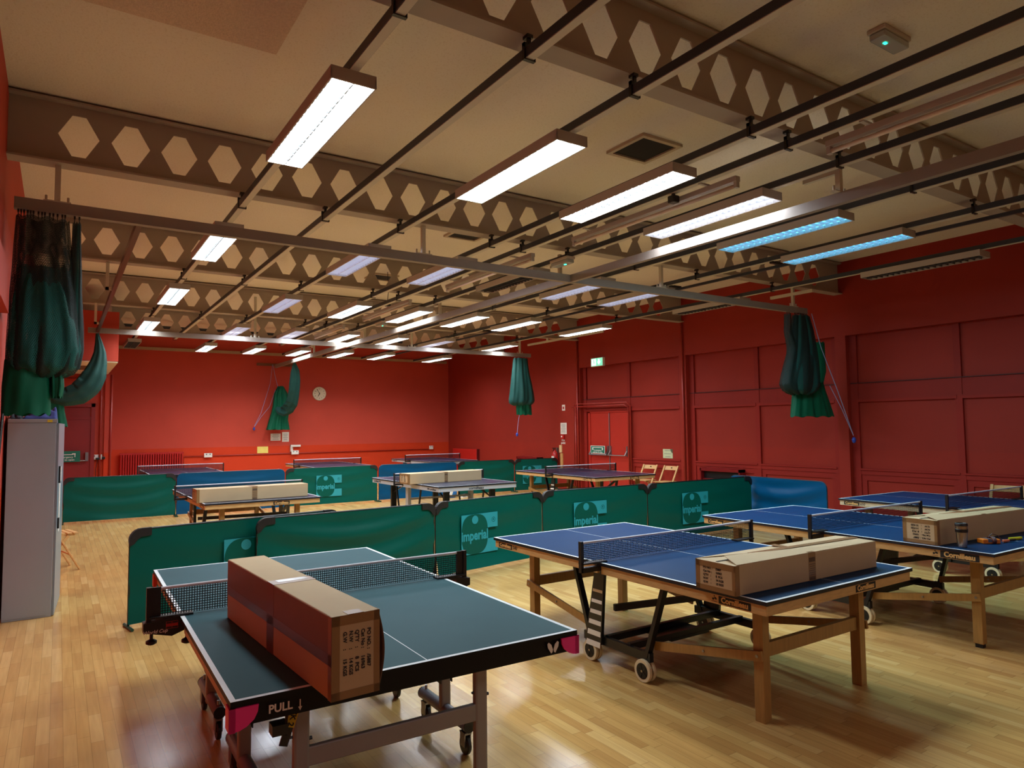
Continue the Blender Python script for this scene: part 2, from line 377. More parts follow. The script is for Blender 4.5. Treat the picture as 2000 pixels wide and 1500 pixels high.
text('sign_text', 'push bar to open', 0.055, M_white, o, face_x(XP - 0.134, 13.70, 1.035), 0.0006)
MB().box(XP - 0.1345, XP - 0.133, 13.52, 13.88, 1.145, 1.160).box(XP - 0.1345, XP - 0.133, 13.49, 13.53, 1.09, 1.16).box(XP - 0.1345, XP - 0.133, 13.87, 13.91, 1.09, 1.16).build('sign_symbol', M_white, o)
d = struct('door_2', MB().box(-0.21, 0.63, YD - 0.03, YD - 0.001, 0.0, 1.985).box(-0.19, 0.61, YD - 0.015, YD - 0.001, 2.05, 2.26)
           .box(0.63, 0.71, YD - 0.06, YD - 0.001, 0, 2.36).box(-0.29, -0.21, YD - 0.06, YD - 0.001, 0, 2.36).box(-0.29, 0.71, YD - 0.06, YD - 0.001, 2.275, 2.36).box(-0.21, 0.63, YD - 0.045, YD - 0.001, 1.985, 2.05), M_doord,
           'dark red lobby door with a transom panel')
mb = MB().tube([(-0.15, YD - 0.12, 1.03), (0.57, YD - 0.12, 1.03)], 0.014).box(0.53, 0.59, YD - 0.14, YD - 0.03, 1.02, 1.22)
mb.build('push_bar', M_steel, d)
o = MB().box(-0.08, 0.43, YD - 0.138, YD - 0.134, 1.01, 1.26).build('exit_instruction_sign', M_green); tag(o, 'green emergency sign on the dark red lobby door, far left', 'sign')
text('sign_text', 'emergency', 0.06, M_white, o, face_y(0.16, YD - 0.1385, 1.12), 0.0006)
text('sign_text', 'push to open', 0.06, M_white, o, face_y(0.16, YD - 0.1385, 1.06), 0.0006)
MB().box(-0.02, 0.28, YD - 0.1395, YD - 0.138, 1.17, 1.185).box(0.27, 0.34, YD - 0.1395, YD - 0.138, 1.18, 1.205).box(0.32, 0.335, YD - 0.1395, YD - 0.138, 1.12, 1.19).build('sign_symbol', M_white, o)

# illuminated-looking exit sign above the panel bay
o = MB().box(11.53, 11.6, 13.33, 13.80, 3.24, 3.46).build('exit_sign', M_white); tag(o, 'green running man exit sign high on the right wall above the fire doors', 'sign')
MB().box(11.526, 11.53, 13.345, 13.785, 3.252, 3.448).build('sign_panel', emit('exit_sign_green', (0.01, 0.42, 0.26), 0.9), o)
MW = emit('exit_sign_white', (0.8, 1.0, 0.92), 0.9)
mb = MB()
mb.prism([(13.48, 3.42), (13.42, 3.34), (13.455, 3.34), (13.455, 3.28), (13.505, 3.28), (13.505, 3.34), (13.54, 3.34)][::-1], 11.521, 11.525, 'yz')
# flip arrow so that it points down
mb.v = [(x, y, 6.70 - z) for x, y, z in mb.v]
mb.box(11.521, 11.525, 13.60, 13.76, 3.27, 3.43, 0)
mb.build('sign_symbol', MW, o)
mb = MB().lathe([(0.0, -0.003), (0.018, -0.003), (0.018, 0.0), (0.0, 0.0)], (11.520, 13.67, 3.405), 'x', 12)
mb.bar((11.519, 13.675, 3.385), (11.519, 13.66, 3.335), 0.03, 0.003, (1, 0, 0)).bar((11.519, 13.66, 3.335), (11.519, 13.70, 3.285), 0.018, 0.003, (1, 0, 0)).bar((11.519, 13.66, 3.335), (11.519, 13.63, 3.29), 0.018, 0.003, (1, 0, 0)).bar((11.519, 13.70, 3.375), (11.519, 13.63, 3.355), 0.014, 0.003, (1, 0, 0))
mb.build('running_man', emit('exit_sign_dark_green', (0.0, 0.25, 0.15), 0.6), o)

# ---------------------------------------------------------------- castellated beams
BY = (3.3, 7.0, 10.73, 14.45, 18.1)
ORD = ('nearest the camera, crossing the top right', 'second from the camera, running the whole width', 'third from the camera', 'fourth from the camera, level with the lobby bulkhead', 'farthest, in front of the back wall')
def beam(y, x0, x1, word):
    t = thing('castellated_beam', 'taupe steel beam with hexagonal openings, ' + word, 'beam', (0, y, 0), 0, 'castellated ceiling beams')
    zb, zc, zt = 4.02, 4.285, 4.55
    bm = MB(); n = 0
    def v(x, z): return (x, 0, z)
    c0 = -0.115
    k0 = math.ceil((x0 + 0.1 - c0) / 0.4); k1 = math.floor((x1 - 0.16 - c0) / 0.4)
    xs = [c0 + 0.4 * k for k in range(k0, k1 + 1)]
    bm.add([v(x0, zb), v(xs[0], zb), v(xs[0], zc), v(xs[0], zt), v(x0, zt)], [(0, 1, 2, 3, 4)])
    bm.add([v(x1, zb), v(xs[-1], zb), v(xs[-1], zc), v(xs[-1], zt), v(x1, zt)], [(4, 3, 2, 1, 0)])
    for a, b in zip(xs[:-1], xs[1:]):
        l, r = a + 0.045, b - 0.045; m = (a + b) / 2; tw = 0.052; hh = 0.182
        P = [v(a, zb), v(b, zb), v(b, zc), v(b, zt), v(a, zt), v(a, zc), v(l, zc), v(m - tw, zc - hh), v(m + tw, zc - hh), v(r, zc), v(m + tw, zc + hh), v(m - tw, zc + hh)]
        bm.add(P, [(0, 1, 8, 7), (0, 7, 6, 5), (1, 2, 9, 8), (2, 3, 10, 9), (3, 4, 11, 10), (4, 5, 6, 11)])
    o = bm.build('web', M_beam, t, solid=0.012)
    MB().box(x0, x1, -0.085, 0.085, 4.005, 4.022).build('flange', M_beam, t)
    MB().box(x0, x1, -0.085, 0.085, 4.548, 4.565).build('flange', M_beam, t)
    MB().box(x0, x1, -0.05, 0.05, 4.565, ZC).build('gap_shade', mat('gap_shadow_brown', (92, 70, 50), 0.8), t)  # strip filling the gap over the flange, its shadow painted as dark brown
    return t
for i, y in enumerate(BY):
    beam(y, (XL if i < 4 else 0.955), 11.6, ORD[i])

# textured access panel, vents, ceiling units
tag(MB().box(-0.3, 1.32, 3.45, 5.25, ZC - 0.012, ZC).build('ceiling_panel', mat('stippled_panel', (212, 190, 168), 0.95, bump=0.9, bscale=70, var=0.2, scale=40)), 'square stippled ceiling patch above the camera, top left', 'panel')
def vent(x0, x1, y0, y1, label):
    t = thing('ceiling_vent', label, 'vent', ((x0 + x1) / 2, (y0 + y1) / 2, ZC), 0, 'ceiling vents')
    a, b = (x1 - x0) / 2, (y1 - y0) / 2
    mb = MB()
    for (p, q, r, s) in ((-a, a, -b, -b + 0.045), (-a, a, b - 0.045, b), (-a, -a + 0.045, -b + 0.045, b - 0.045), (a - 0.045, a, -b + 0.045, b - 0.045)): mb.box(p, q, r, s, -0.03, 0)
    mb.build('frame', mat('vent_frame', (190, 174, 150), 0.6), t)
    MB().box(-a + 0.045, a - 0.045, -b + 0.045, b - 0.045, -0.012, -0.002).build('grille', mat('black_grille', (20, 19, 18), 0.8), t)  # flat near-black plate set inside the frame
vent(4.73, 5.28, 4.80, 5.35, 'square black ceiling vent beside the row of lamps nearest the camera')
vent(4.74, 5.29, 8.55, 9.04, 'square black ceiling vent in the second bay from the camera')
vent(4.80, 5.30, 11.9, 12.4, 'small dark ceiling vent in the third bay, seen through a beam')
def emergency(name, loc, rz, label, cat='emergency light', low=False):
    t = thing(name, label, cat, loc, rz, 'emergency lights')
    MB().box(-0.18, 0.18, -0.07, 0.07, -0.035, 0).build('base', mat('grey_white_plastic', (186, 178, 168), 0.5), t, bevel=0.008)
    m = bpy.data.materials.get('frosted_cover') or mat('frosted_cover', (168, 178, 176), 0.12, var=0.03)
    MB().box(-0.17, 0.17, -0.06, 0.06, -0.085, -0.035).build('cover', m, t, bevel=0.012)
    MB().cbox((-0.06, 0, -0.088), (0.03, 0.02, 0.006)).build('indicator', emit('green_led', (0.0, 0.9, 0.45), 2.2), t)
emergency('emergency_light', (5.07, 2.58, ZC), 0, 'small bulkhead emergency light with green glow on the ceiling, top right')
emergency('emergency_light', (5.36, 6.95, 3.86), PI / 2, 'clear bulkhead emergency light with green indicator under the lamp trunking by the near curtain rail')
emergency('emergency_light', (5.42, 13.05, 3.86), PI / 2, 'pale bulkhead emergency light under the trunking, far down the hall')
def sensor(x, y, label, dz=0.0):
    t = thing('hanging_sensor', label, 'sensor', (x, y, ZC - dz), 0, 'hanging sensors')
    if dz:
        MB().box(-0.04, 0.04, -0.04, 0.04, -0.09, -0.02).build('body', M_black, t, bevel=0.01)
        MB().box(-0.012, 0.012, -0.012, 0.012, -0.02, 0.0).build('stem', M_black, t); return
    MB().tube([(0, 0, 0), (0.02, 0, -0.3), (0, 0, -0.55)], 0.006, 6).build('cable', M_black, t)
    MB().box(-0.045, 0.045, -0.045, 0.045, -0.64, -0.55).build('body', M_black, t, bevel=0.01)
sensor(4.72, 4.42, 'small black sensor under the trunking beside the nearest bare batten', ZC - 3.857)
sensor(5.00, 11.75, 'small black sensor on a cable in the third bay')
sensor(4.89, 14.95, 'small black sensor on a cable in the fourth bay')

# ---------------------------------------------------------------- lighting trunking and lamps
M_trunk = mat('dark_grey_trunking', (48, 56, 68), 0.45, var=0.08)
M_lid = mat('pale_trunking_lid', (198, 194, 178), 0.5, var=0.05)
TX = [1.43, 2.25, 3.09, 4.27, 4.72, 5.42, 6.61, 7.83, 9.60]
POS = ['leftmost', 'second from the left', 'third from the left', 'fourth from the left', 'fifth from the left, beside the bare battens', 'sixth from the left', 'seventh from the left', 'eighth from the left', 'rightmost, along the right wall']
def hook(mb, y):
    mb.box(-0.012, 0.012, y - 0.1, y - 0.085, 3.9, 3.99).box(-0.04, 0.04, y - 0.105, y - 0.08, 3.925, 3.95)
    mb.box(-0.04, -0.034, y - 0.105, y - 0.08, 3.85, 3.95).box(0.034, 0.04, y - 0.105, y - 0.08, 3.85, 3.95).box(-0.04, 0.04, y - 0.105, y - 0.08, 3.848, 3.853)
    mb.box(-0.02, 0.02, y - 0.11, y - 0.06, 3.985, 4.006)
for i, x in enumerate(TX):
    t = thing('lighting_trunking', 'dark grey lamp trunking along the hall, ' + POS[i], 'trunking', (x, 0, 0), 0, 'lighting trunking')
    y1 = 20.4 if i not in (1, 4) else 17.9
    MB().box(-0.031, 0.031, -1.5, y1, 3.862, 3.92).build('channel', M_trunk, t)
    MB().box(-0.027, 0.027, -1.5, y1, 3.857, 3.863).build('lid', M_lid, t)
    for y in BY:
        mb = MB(); hook(mb, y); mb.build('hanger', M_black, t)
t = thing('cable_conduit', 'slim dark conduit beside the eighth lamp trunking', 'conduit', (8.0, 0, 0))
MB().box(-0.02, 0.02, 1.0, 20.0, 3.80, 3.835).build('channel', M_trunk, t)
for y in (1.9, 5.6, 7.4, 9.4, 13, 16.6): MB().box(-0.19, 0.03, y, y + 0.05, 3.83, 3.862).build('bracket', M_black, t)
tag(MB().box(1.3, 11.5, 21.72, 21.8, 3.98, 4.06).build('wall_trunking', mat('cream_trunking', (170, 144, 112), 0.5)), 'cream cable trunking along the top of the back wall', 'trunking')
tag(MB().box(1.2, 9.0, 19.9, 19.98, 4.36, 4.43).build('ceiling_trunking', M_trunk), 'grey trunking crossing the hall behind the farthest beam', 'trunking')

M_house = mat('cream_lamp_housing', (180, 176, 172), 0.5, var=0.04)
M_bladew = mat('lit_louvre_tone', (214, 216, 220), 0.4, var=0.02)  # same louvre in a paler colour so blades look lit in dim lamps
M_blade = mat('dimmed_louvre_tone', (74, 77, 80), 0.3, var=0.02)  # same louvre darkened by colour so blades show against the white glow
GLOW = {'white': emit('lamp_white', (0.90, 0.98, 1.0), LAMP), 'mint': emit('lamp_mint', (0.80, 1.0, 0.93), LAMP * 0.4), 'lav': emit('lamp_lavender', (0.52, 0.64, 1.0), LAMP * 0.030),
        'cyan': emit('lamp_cyan', (0.07, 0.50, 0.85), LAMP * 0.048), 'off': mat('unlit_lamp_reflector', (120, 112, 108), 0.4)}
fw, fl = 0.142, 0.765
hm = MB()
hm.box(-fw, fw, -fl, fl, 3.838, 3.857).box(-fw, -fw + 0.01, -fl, fl, 3.778, 3.84).box(fw - 0.01, fw, -fl, fl, 3.778, 3.84).box(-fw, fw, -fl, -fl + 0.012, 3.778, 3.84).box(-fw, fw, fl - 0.012, fl, 3.778, 3.84)
lv = MB(); lv.box(-0.003, 0.003, -fl + 0.012, fl - 0.012, 3.779, 3.808)
for k in range(1, 19):
    y = -fl + 0.012 + k * (2 * fl - 0.024) / 19
    lv.prism([(y - 0.004, 3.808), (y + 0.004, 3.808), (y + 0.001, 3.783), (y - 0.001, 3.783)], -fw + 0.012, fw - 0.012, 'yz')
protoH = hm.build('housing', M_house); protoL = lv.build('louvre', M_blade); protoLw = lv.build('louvre', M_bladew)
glowM = {k: MB().add([(-fw + 0.011, -fl + 0.013, 3.810), (fw - 0.011, -fl + 0.013, 3.810), (fw - 0.011, fl - 0.013, 3.810), (-fw + 0.011, fl - 0.013, 3.810)], [(3, 2, 1, 0)]).build('diffuser', m) for k, m in GLOW.items()}
LX = [1.43, 3.09, 4.27, 5.42, 6.61, 7.83, 9.66]
LY = [4.63, 8.25, 11.77, 15.35, 18.93]
PAT = [['white', 'mint', 'white', 'lav2', 'cyan', 'cyan', 'off'], ['white', 'lav', 'lav', 'off', 'lav', 'lav', 'off'],
       ['white', 'lav', 'white', 'white', 'white', 'white', 'white'], ['white', 'lav', 'lav', 'white', 'white', 'lav', 'white'], ['off', 'white', 'white', 'white', 'white', 'white', 'white']]
GLOW['lav2'] = emit('lamp_cool', (0.72, 0.82, 1.0), LAMP * 0.06); 
g = glowM['white'].copy(); g.data = g.data.copy(); g.data.materials[0] = GLOW['lav2']; glowM['lav2'] = g
OWN = {'lav': ((0.80, 0.88, 1.0), 24.0), 'lav2': ((0.86, 0.93, 1.0), 28.0), 'cyan': ((0.45, 0.92, 1.0), 26.0)}
ROWN = ['in the row nearest the camera', 'in the second row', 'in the third row', 'in the fourth row', 'in the last row by the back wall']
COLN = ['first from left', 'second from left', 'third from left', 'fourth from left', 'fifth from left', 'sixth from left', 'rightmost']
LOOK = {'white': 'lit white', 'mint': 'lit greenish white', 'lav': 'lit bluish white', 'lav2': 'lit cool white', 'cyan': 'cyan glowing', 'off': 'unlit'}
for r in range(5):
    for c in range(7):
        k = PAT[r][c]
        t = thing('fluorescent_lamp', '%s louvred lamp %s, %s' % (LOOK[k], ROWN[r], COLN[c]), 'lamp', (LX[c], LY[r], 0), 0, 'louvred ceiling lamps')
        for p in (protoH, protoLw if k in ('lav', 'lav2', 'cyan', 'mint') else protoL, glowM[k]):
            q = p.copy(); C.objects.link(q); q.parent = t
        if k in OWN:
            la = bpy.data.lights.new('lamp_light', 'AREA'); la.shape = 'RECTANGLE'; la.size = 0.26; la.size_y = 1.48; la.energy = OWN[k][1]; la.color = OWN[k][0]
            lo = bpy.data.objects.new('lamp_light', la); C.objects.link(lo); lo.location = (0, 0, 3.774); lo.parent = t
for p in [protoH, protoL, protoLw] + list(glowM.values()): bpy.data.objects.remove(p)

# bare single tube battens, unlit
def batten(y0, y1, x, label, grp='bare battens'):
    t = thing('tube_batten', label, 'lamp', (x, 0, 0), 0, grp)
    MB().box(-0.03, 0.03, y0, y1, 3.80, 3.845).build('spine', M_house, t)
    MB().tube([(0, y0 + 0.03, 3.765), (0, y1 - 0.03, 3.765)], 0.018, 12).build('tube', mat('unlit_tube', (205, 190, 172), 0.35), t, smooth=True)
    for y in (y0, y1 - 0.03): MB().box(-0.02, 0.02, y, y + 0.03, 3.745, 3.80).build('lamp_holder', M_house, t)
    for y in (y0 + 0.3, y1 - 0.35): MB().box(-0.125, 0.02, y, y + 0.03, 3.845, 3.861).build('bracket', M_house, t)
batten(0.6, 2.95, 4.83, 'long bare tube batten at the top right, nearest the camera')
batten(3.78, 6.05, 4.83, 'long bare unlit tube batten beside the nearest row of lamps')
batten(6.85, 9.1, 4.83, 'bare unlit tube batten just past the near curtain rail')
batten(10.4, 12.5, 4.83, 'bare unlit tube batten in the third row of lamps')
batten(13.6, 15.5, 4.83, 'bare unlit tube batten in the fourth row of lamps')

# ---------------------------------------------------------------- divider curtain rails
M_rail = mat('greige_rail', (140, 130, 122), 0.6, var=0.06)
def hanger_at(x, y, parent, top=4.005, arm=None):
    mb = MB().box(x - 0.022, x + 0.022, y - 0.022, y + 0.022, 3.68, top)
    mb.box(x - 0.1, x + 0.1, y - 0.03, y + 0.03, 3.68, 3.69)
    mb.tube([(x - 0.08, y, 3.69), (x - 0.08, y, 3.735)], 0.010, 6).tube([(x + 0.08, y, 3.69), (x + 0.08, y, 3.735)], 0.010, 6)
    if arm:
        mb.box(x - 0.02, x + 0.02, min(y, y + arm), max(y, y + arm), top - 0.15, top - 0.10)
    return mb.build('hanger', M_lid, parent)
t = thing('curtain_rail', 'greige curtain rail crossing the hall nearest the camera', 'rail', (0, 7.02, 0), 0, 'divider curtain rails')
MB().box(-0.36, 10.66, -0.027, 0.027, 3.585, 3.68).build('channel', M_rail, t)
MB().box(-0.36, 10.66, -0.035, 0.035, 3.58, 3.588).build('lip', M_rail, t)
for x in (-0.06, 3.42, 7.2, 10.3): hanger_at(x, 0, t)
t = thing('curtain_rail', 'greige curtain rail crossing the hall before the back wall', 'rail', (0, 15.43, 0), 0, 'divider curtain rails')
MB().box(0.42, 10.75, -0.027, 0.027, 3.60, 3.70).build('channel', M_rail, t)
for x in (3.5, 7.2, 10.4): hanger_at(x, 0, t, top=4.58)
t = thing('curtain_rail', 'long greige curtain rail running lengthwise to the back wall', 'rail', (5.55, 0, 0), 0, 'divider curtain rails')
MB().box(-0.03, 0.03, -1.5, 6.99, 3.585, 3.68).box(-0.03, 0.03, 7.05, 15.40, 3.59, 3.685).box(-0.03, 0.03, 15.46, 21.72, 3.60, 3.70).build('channel', M_rail, t)
for y, a in ((3.3, 0.33), (7.25, 0.2), (10.73, 0.2), (14.3, 0.2), (17.9, 0.2)): hanger_at(0, y, t, arm=a, top=4.005)
MB().box(-0.55, 0.55, 21.76 - 0, 21.8, 3.66, 3.74).build('wall_board', wood('dark_board', (120, 70, 40)), t)
t = thing('curtain_rail', 'dark brown curtain rail on the left, from the near rail to the far rail', 'rail', (0.58, 0, 0), 0, 'divider curtain rails')
MB().box(-0.025, 0.025, 7.06, 15.4, 3.61, 3.68).build('channel', mat('dark_brown_rail', (70, 48, 38), 0.3), t)
for y in (10.73, 14.3): MB().box(-0.1, -0.06, y - 0.02, y + 0.02, 3.62, 4.0).box(-0.1, 0.0, y - 0.02, y + 0.02, 3.62, 3.66).build('hanger', M_lid, t)
t = thing('support_arm', 'cream steel arm bracketed from the second beam near the right wall', 'bracket', (10.3, 7.0, 0))
MB().box(-0.02, 0.02, -0.35, 0.45, 3.87, 3.92).build('arm', M_lid, t)
t = thing('support_arm', 'cream steel arm under the fourth beam near the right wall', 'bracket', (10.62, 14.45, 0))
MB().box(-0.02, 0.02, -2.2, 0.9, 3.90, 3.95).box(-0.02, 0.02, -0.03, 0.03, 3.95, 4.006).build('arm', M_lid, t)

# ---------------------------------------------------------------- things on the walls
M_red = mat('red_gloss_paint', (176, 30, 28), 0.3, var=0.06)
M_paper = mat('paper', (226, 222, 214), 0.8, var=0.03)
M_ink = mat('black_ink', (26, 24, 24), 0.7)
M_grey = mat('grey_ink', (120, 118, 118), 0.7)
# ribbed radiator left of the back wall
t = thing('radiator', 'bright red ribbed radiator on the back wall, far left', 'radiator', (2.21, 21.69, 0))
mb = MB()
for k in range(26): mb.box(-0.79 + k * 0.0608, -0.79 + k * 0.0608 + 0.042, -0.045, 0.045, 0.14, 1.075)
mb.build('fins', M_red, t, bevel=0.008)
MB().box(-0.80, 0.79, -0.03, 0.03, 0.12, 0.17).box(-0.80, 0.79, -0.05, 0.05, 1.05, 1.095).build('header', M_red, t)
MB().tube([(0.75, 0.03, 0.9), (0.75, 0.1, 0.9)], 0.015).tube([(-0.75, 0.03, 0.9), (-0.75, 0.1, 0.9)], 0.015).tube([(-0.75, 0, 0.14), (-0.75, 0, 0)], 0.015).build('bracket', M_red, t)
t = thing('radiator', 'flat red panel radiator at the far end of the right wall', 'radiator', (11.53, 20.5, 0))
MB().box(-0.03, 0.03, -0.81, 0.81, 0.15, 0.985).build('panel', mat('bright_red_panel', (192, 36, 30), 0.4), t, bevel=0.01)
MB().box(-0.02, 0.07, -0.86, -0.82, 0.15, 0.99).box(0.03, 0.07, -0.8, 0.8, 0.3, 0.9).build('end_plate', mat('dark_maroon', (90, 18, 22), 0.4), t)
def convector(y0, y1, zt, label, xf):
    t = thing('wall_heater', label, 'heater', (xf, (y0 + y1) / 2, 0), 0, 'wall heaters')
    h = (y1 - y0) / 2
    MB().box(-0.10, 0.1, -h, h, zt - 0.06, zt).box(-0.05, 0.1, -h, h, 0.1, zt - 0.22).box(-0.10, 0.1, -h, -h + 0.03, 0.1, zt).box(-0.10, 0.1, h - 0.03, h, 0.1, zt).build('casing', mat('maroon_casing', (120, 22, 24), 0.3), t)
    MB().box(0.0, 0.1, -h + 0.03, h - 0.03, zt - 0.22, zt - 0.06).build('outlet_grille', M_black, t)
convector(9.22, 10.26, 0.79, 'maroon wall heater with a black outlet under the right wall panelling', XP - 0.10)
convector(16.08, 17.15, 0.83, 'maroon wall heater with a black outlet near the fire extinguisher', 11.5)
# pipes
M_pipe = mat('red_painted_pipe', (158, 42, 34), 0.35, var=0.06)
def pipe(label, paths, r=0.02, name='wall_pipe'):
    mb = MB()
    for p in paths: mb.tube(p, r, 10)
    tag(mb.build(name, M_pipe, smooth=True), label, 'pipe')
pipe('red pipe pair rising beside the fire doors and crossing above them', [[(11.56, 14.58, 0.02), (11.56, 14.58, 2.30), (11.56, 12.52, 2.28), (11.66, 12.50, 2.2), (11.66, 12.50, 0.02)], [(11.555, 14.66, 2.22), (11.555, 12.60, 2.22), (11.66, 12.57, 2.15), (11.66, 12.57, 0.02)]])
pipe('thin red downpipe at the end of the panelled bays', [[(11.56, 14.42, 0.02), (11.56, 14.42, 3.98)], [(11.56, 14.51, 0.02), (11.56, 14.51, 2.3)]], 0.028)
pipe('thin red downpipe on the pier between the panelled bays', [[(11.57, 10.70, 0.02), (11.57, 10.70, 3.98)]], 0.022)
pipe('tall red heating pipes in the far left lobby corner', [[(0.82, YD - 0.05, 0.02), (0.82, YD - 0.05, 2.95), (-0.3, YD - 0.05, 2.95)], [(1.03, YD - 0.05, 0.02), (1.03, YD - 0.05, 3.05)]], 0.022)
pipe('thin red conduit running along the back wall to the sockets', [[(3.02, 21.77, 0.5), (3.02, 21.77, 0.955), (10.85, 21.77, 0.965)]], 0.014)
# sockets
def socket(x, y, z, label, double=True, rz=0, plug=False):
    t = thing('power_socket', label, 'socket', (x, y, z), rz, 'power sockets')
    w_ = 0.11 if double else 0.07
    MB().box(-w_, w_, -0.045, 0, -0.06, 0.06).build('plate', M_white, t, bevel=0.006)
    MB().box(-w_ * 0.6, -w_ * 0.3, -0.05, -0.045, 0.01, 0.045).box(w_ * 0.3, w_ * 0.6, -0.05, -0.045, 0.01, 0.045).build('switch', M_grey, t)
    if plug:
        MB().box(-0.02, 0.06, -0.11, -0.045, -0.06, -0.01).box(0.11, 0.17, -0.11, -0.03, -0.05, 0.01).build('plug', M_black, t, bevel=0.01)
        MB().tube([(0.02, -0.08, -0.06), (-0.02, -0.08, -0.3), (0.0, -0.06, -0.7), (0.02, -0.05, -1.1)], 0.006, 6).build('flex', M_black, t)
socket(0.76, YD, 1.10, 'white socket with black plugs beside the dark red lobby door', plug=True)
socket(3.66, 21.76, 0.975, 'white socket on the conduit, near the ribbed radiator')
socket(6.17, 21.76, 0.985, 'white socket on the conduit, under the small white bracket')
socket(10.88, 21.76, 1.02, 'white socket at the end of the conduit, far right of the back wall', double=False)
o = MB().box(6.03, 6.06, 21.70, 21.8, 1.02, 1.22).box(6.03, 6.34, 21.72, 21.78, 1.16, 1.22).box(6.03, 6.12, 21.785, 21.8, 1.0, 1.22).build('junction_bracket', M_white, bevel=0.004); tag(o, 'white bracket and junction box on the back wall above a socket', 'bracket')
# papers
def paper(name, x, z, w_, h, m, label, lines=6, wall='back', seed=0, border=False, xw=11.6):
    if wall == 'back':
        o = MB().box(x - w_ / 2, x + w_ / 2, 21.793, 21.799, z - h / 2, z + h / 2).build(name, m)
        mb = MB()
        for k in range(lines):
            zz = z + h * 0.32 - k * h * 0.64 / max(1, lines - 1); l = w_ * (0.30 + 0.06 * math.sin(k * 2.1 + seed))
            mb.box(x - l, x + l, 21.790, 21.793, zz - 0.005, zz + 0.005)
    else:
        o = MB().box(xw - 0.007, xw - 0.001, x - w_ / 2, x + w_ / 2, z - h / 2, z + h / 2).build(name, m)
        mb = MB()
        for k in range(lines):
            zz = z + h * 0.34 - k * h * 0.68 / max(1, lines - 1); l = w_ * (0.32 + 0.05 * math.sin(k * 2.1 + seed))
            mb.box(xw - 0.010, xw - 0.007, x - l, x + l, zz - 0.005, zz + 0.005)
    if lines: mb.build('printed_lines', M_grey, o)
    return tag(o, label, 'paper')
paper('notice', 5.59, 1.47, 0.30, 0.22, M_paper, 'white landscape notice on the back wall under the green drape', 4)
paper('notice', 5.89, 1.47, 0.21, 0.30, M_paper, 'white portrait notice on the back wall beside the landscape one', 7)
paper('notice', 5.21, 1.09, 0.32, 0.20, mat('yellow_paper', (232, 212, 110), 0.8), 'yellow notice low on the back wall', 0)
paper('notice', 15.09, 1.65, 0.27, 0.31, M_paper, 'white notice on the right wall above the fire point', 8, 'right')
o = paper('notice', 15.08, 2.22, 0.13, 0.16, M_paper, 'tiny white and red notice high on the right wall', 0, 'right')
MB().box(11.588, 11.592, 15.05, 15.11, 2.18, 2.25).build('symbol', M_red, o)
o = paper('poster', 11.37, 1.055, 0.30, 0.21, mat('pale_green_poster', (196, 204, 160), 0.6), 'pale green poster on the panelling above the folding chairs', 3, 'right', xw=XP)
MB().prism([(11.22, 1.16), (11.29, 1.16), (11.26, 1.09), (11.22, 1.07)], XP - 0.011, XP - 0.008, 'yz').build('printed_shape', mat('olive_ink', (90, 96, 70), 0.7), o)
# fire point: call point and extinguisher
t = thing('fire_call_point', 'red fire alarm call point with white fire point lettering on the right wall', 'alarm', (11.6, 15.10, 1.36))
MB().box(-0.05, 0, -0.06, 0.06, -0.0, 0.12).build('case', M_red, t, bevel=0.006)
MB().box(-0.053, -0.05, -0.0, 0.05, 0.05, 0.09).build('window', M_white, t)
text('lettering', 'Fire', 0.09, M_white, t, face_x(-0.003, 0.02, -0.03), 0.002); text('lettering', 'point', 0.09, M_white, t, face_x(-0.003, 0.02, -0.105), 0.002)
t = thing('fire_extinguisher', 'red fire extinguisher hanging on the right wall', 'fire extinguisher', (11.49, 15.36, 0.62))
MB().lathe([(0.05, 0.0), (0.082, 0.02), (0.082, 0.34), (0.05, 0.40), (0.025, 0.42), (0.025, 0.45)], n=20).build('cylinder', M_red, t, smooth=True)
MB().box(-0.083, -0.03, -0.05, 0.05, 0.10, 0.27).build('paper_label', M_paper, t)
MB().box(-0.09, 0.03, -0.012, 0.012, 0.48, 0.50).box(-0.07, 0.03, -0.01, 0.01, 0.45, 0.465).tube([(0, 0, 0.44), (0.0, 0.06, 0.47), (0.01, 0.1, 0.40), (0.01, 0.09, 0.1)], 0.011, 8).build('valve', M_black, t)
MB().box(0.06, 0.11, -0.03, 0.03, 0.2, 0.5).build('wall_bracket', M_steel, t)
o = MB().box(11.57, 11.6, 15.17, 15.27, 0.99, 1.19).build('extinguisher_sign', mat('cream_board', (220, 190, 140), 0.6)); tag(o, 'narrow cream information plate beside the fire extinguisher', 'sign')
o = MB().box(11.57, 11.6, 15.13, 15.23, 0.40, 0.97).build('backing_board', wood('pale_board', (206, 160, 100))); tag(o, 'pale wooden strip on the wall behind the fire extinguisher', 'board')
# clock
t = thing('wall_clock', 'round white wall clock on the back wall, showing five to seven', 'clock', (6.93, 21.79, 2.83))
MB().lathe([(0.0, -0.045), (0.195, -0.045), (0.215, -0.05), (0.22, -0.02), (0.21, 0.0), (0.0, 0.0)], axis='y', n=48).build('case', mat('cream_plastic', (222, 208, 180), 0.4), t, smooth=False)
MB().lathe([(0.0, -0.049), (0.19, -0.049), (0.19, -0.046), (0.0, -0.046)], axis='y', n=48).build('dial', mat('cream_dial', (232, 222, 200), 0.6), t)
for k in range(12):
    a = 2 * PI * (k + 1) / 12
    text('numeral', str(k + 1), 0.05, M_ink, t, face_y(0.15 * math.sin(a), -0.0505, 0.15 * math.cos(a)), 0.0004)
def hand(a, l, w_): return MB().bar((-0.03 * math.sin(a), -0.054, -0.03 * math.cos(a)), (l * math.sin(a), -0.054, l * math.cos(a)), w_, 0.003, (0, 1, 0))
hand(2 * PI * 6.92 / 12, 0.10, 0.02).build('hour_hand', M_ink, t); hand(2 * PI * 55 / 60, 0.16, 0.014).build('minute_hand', M_ink, t)

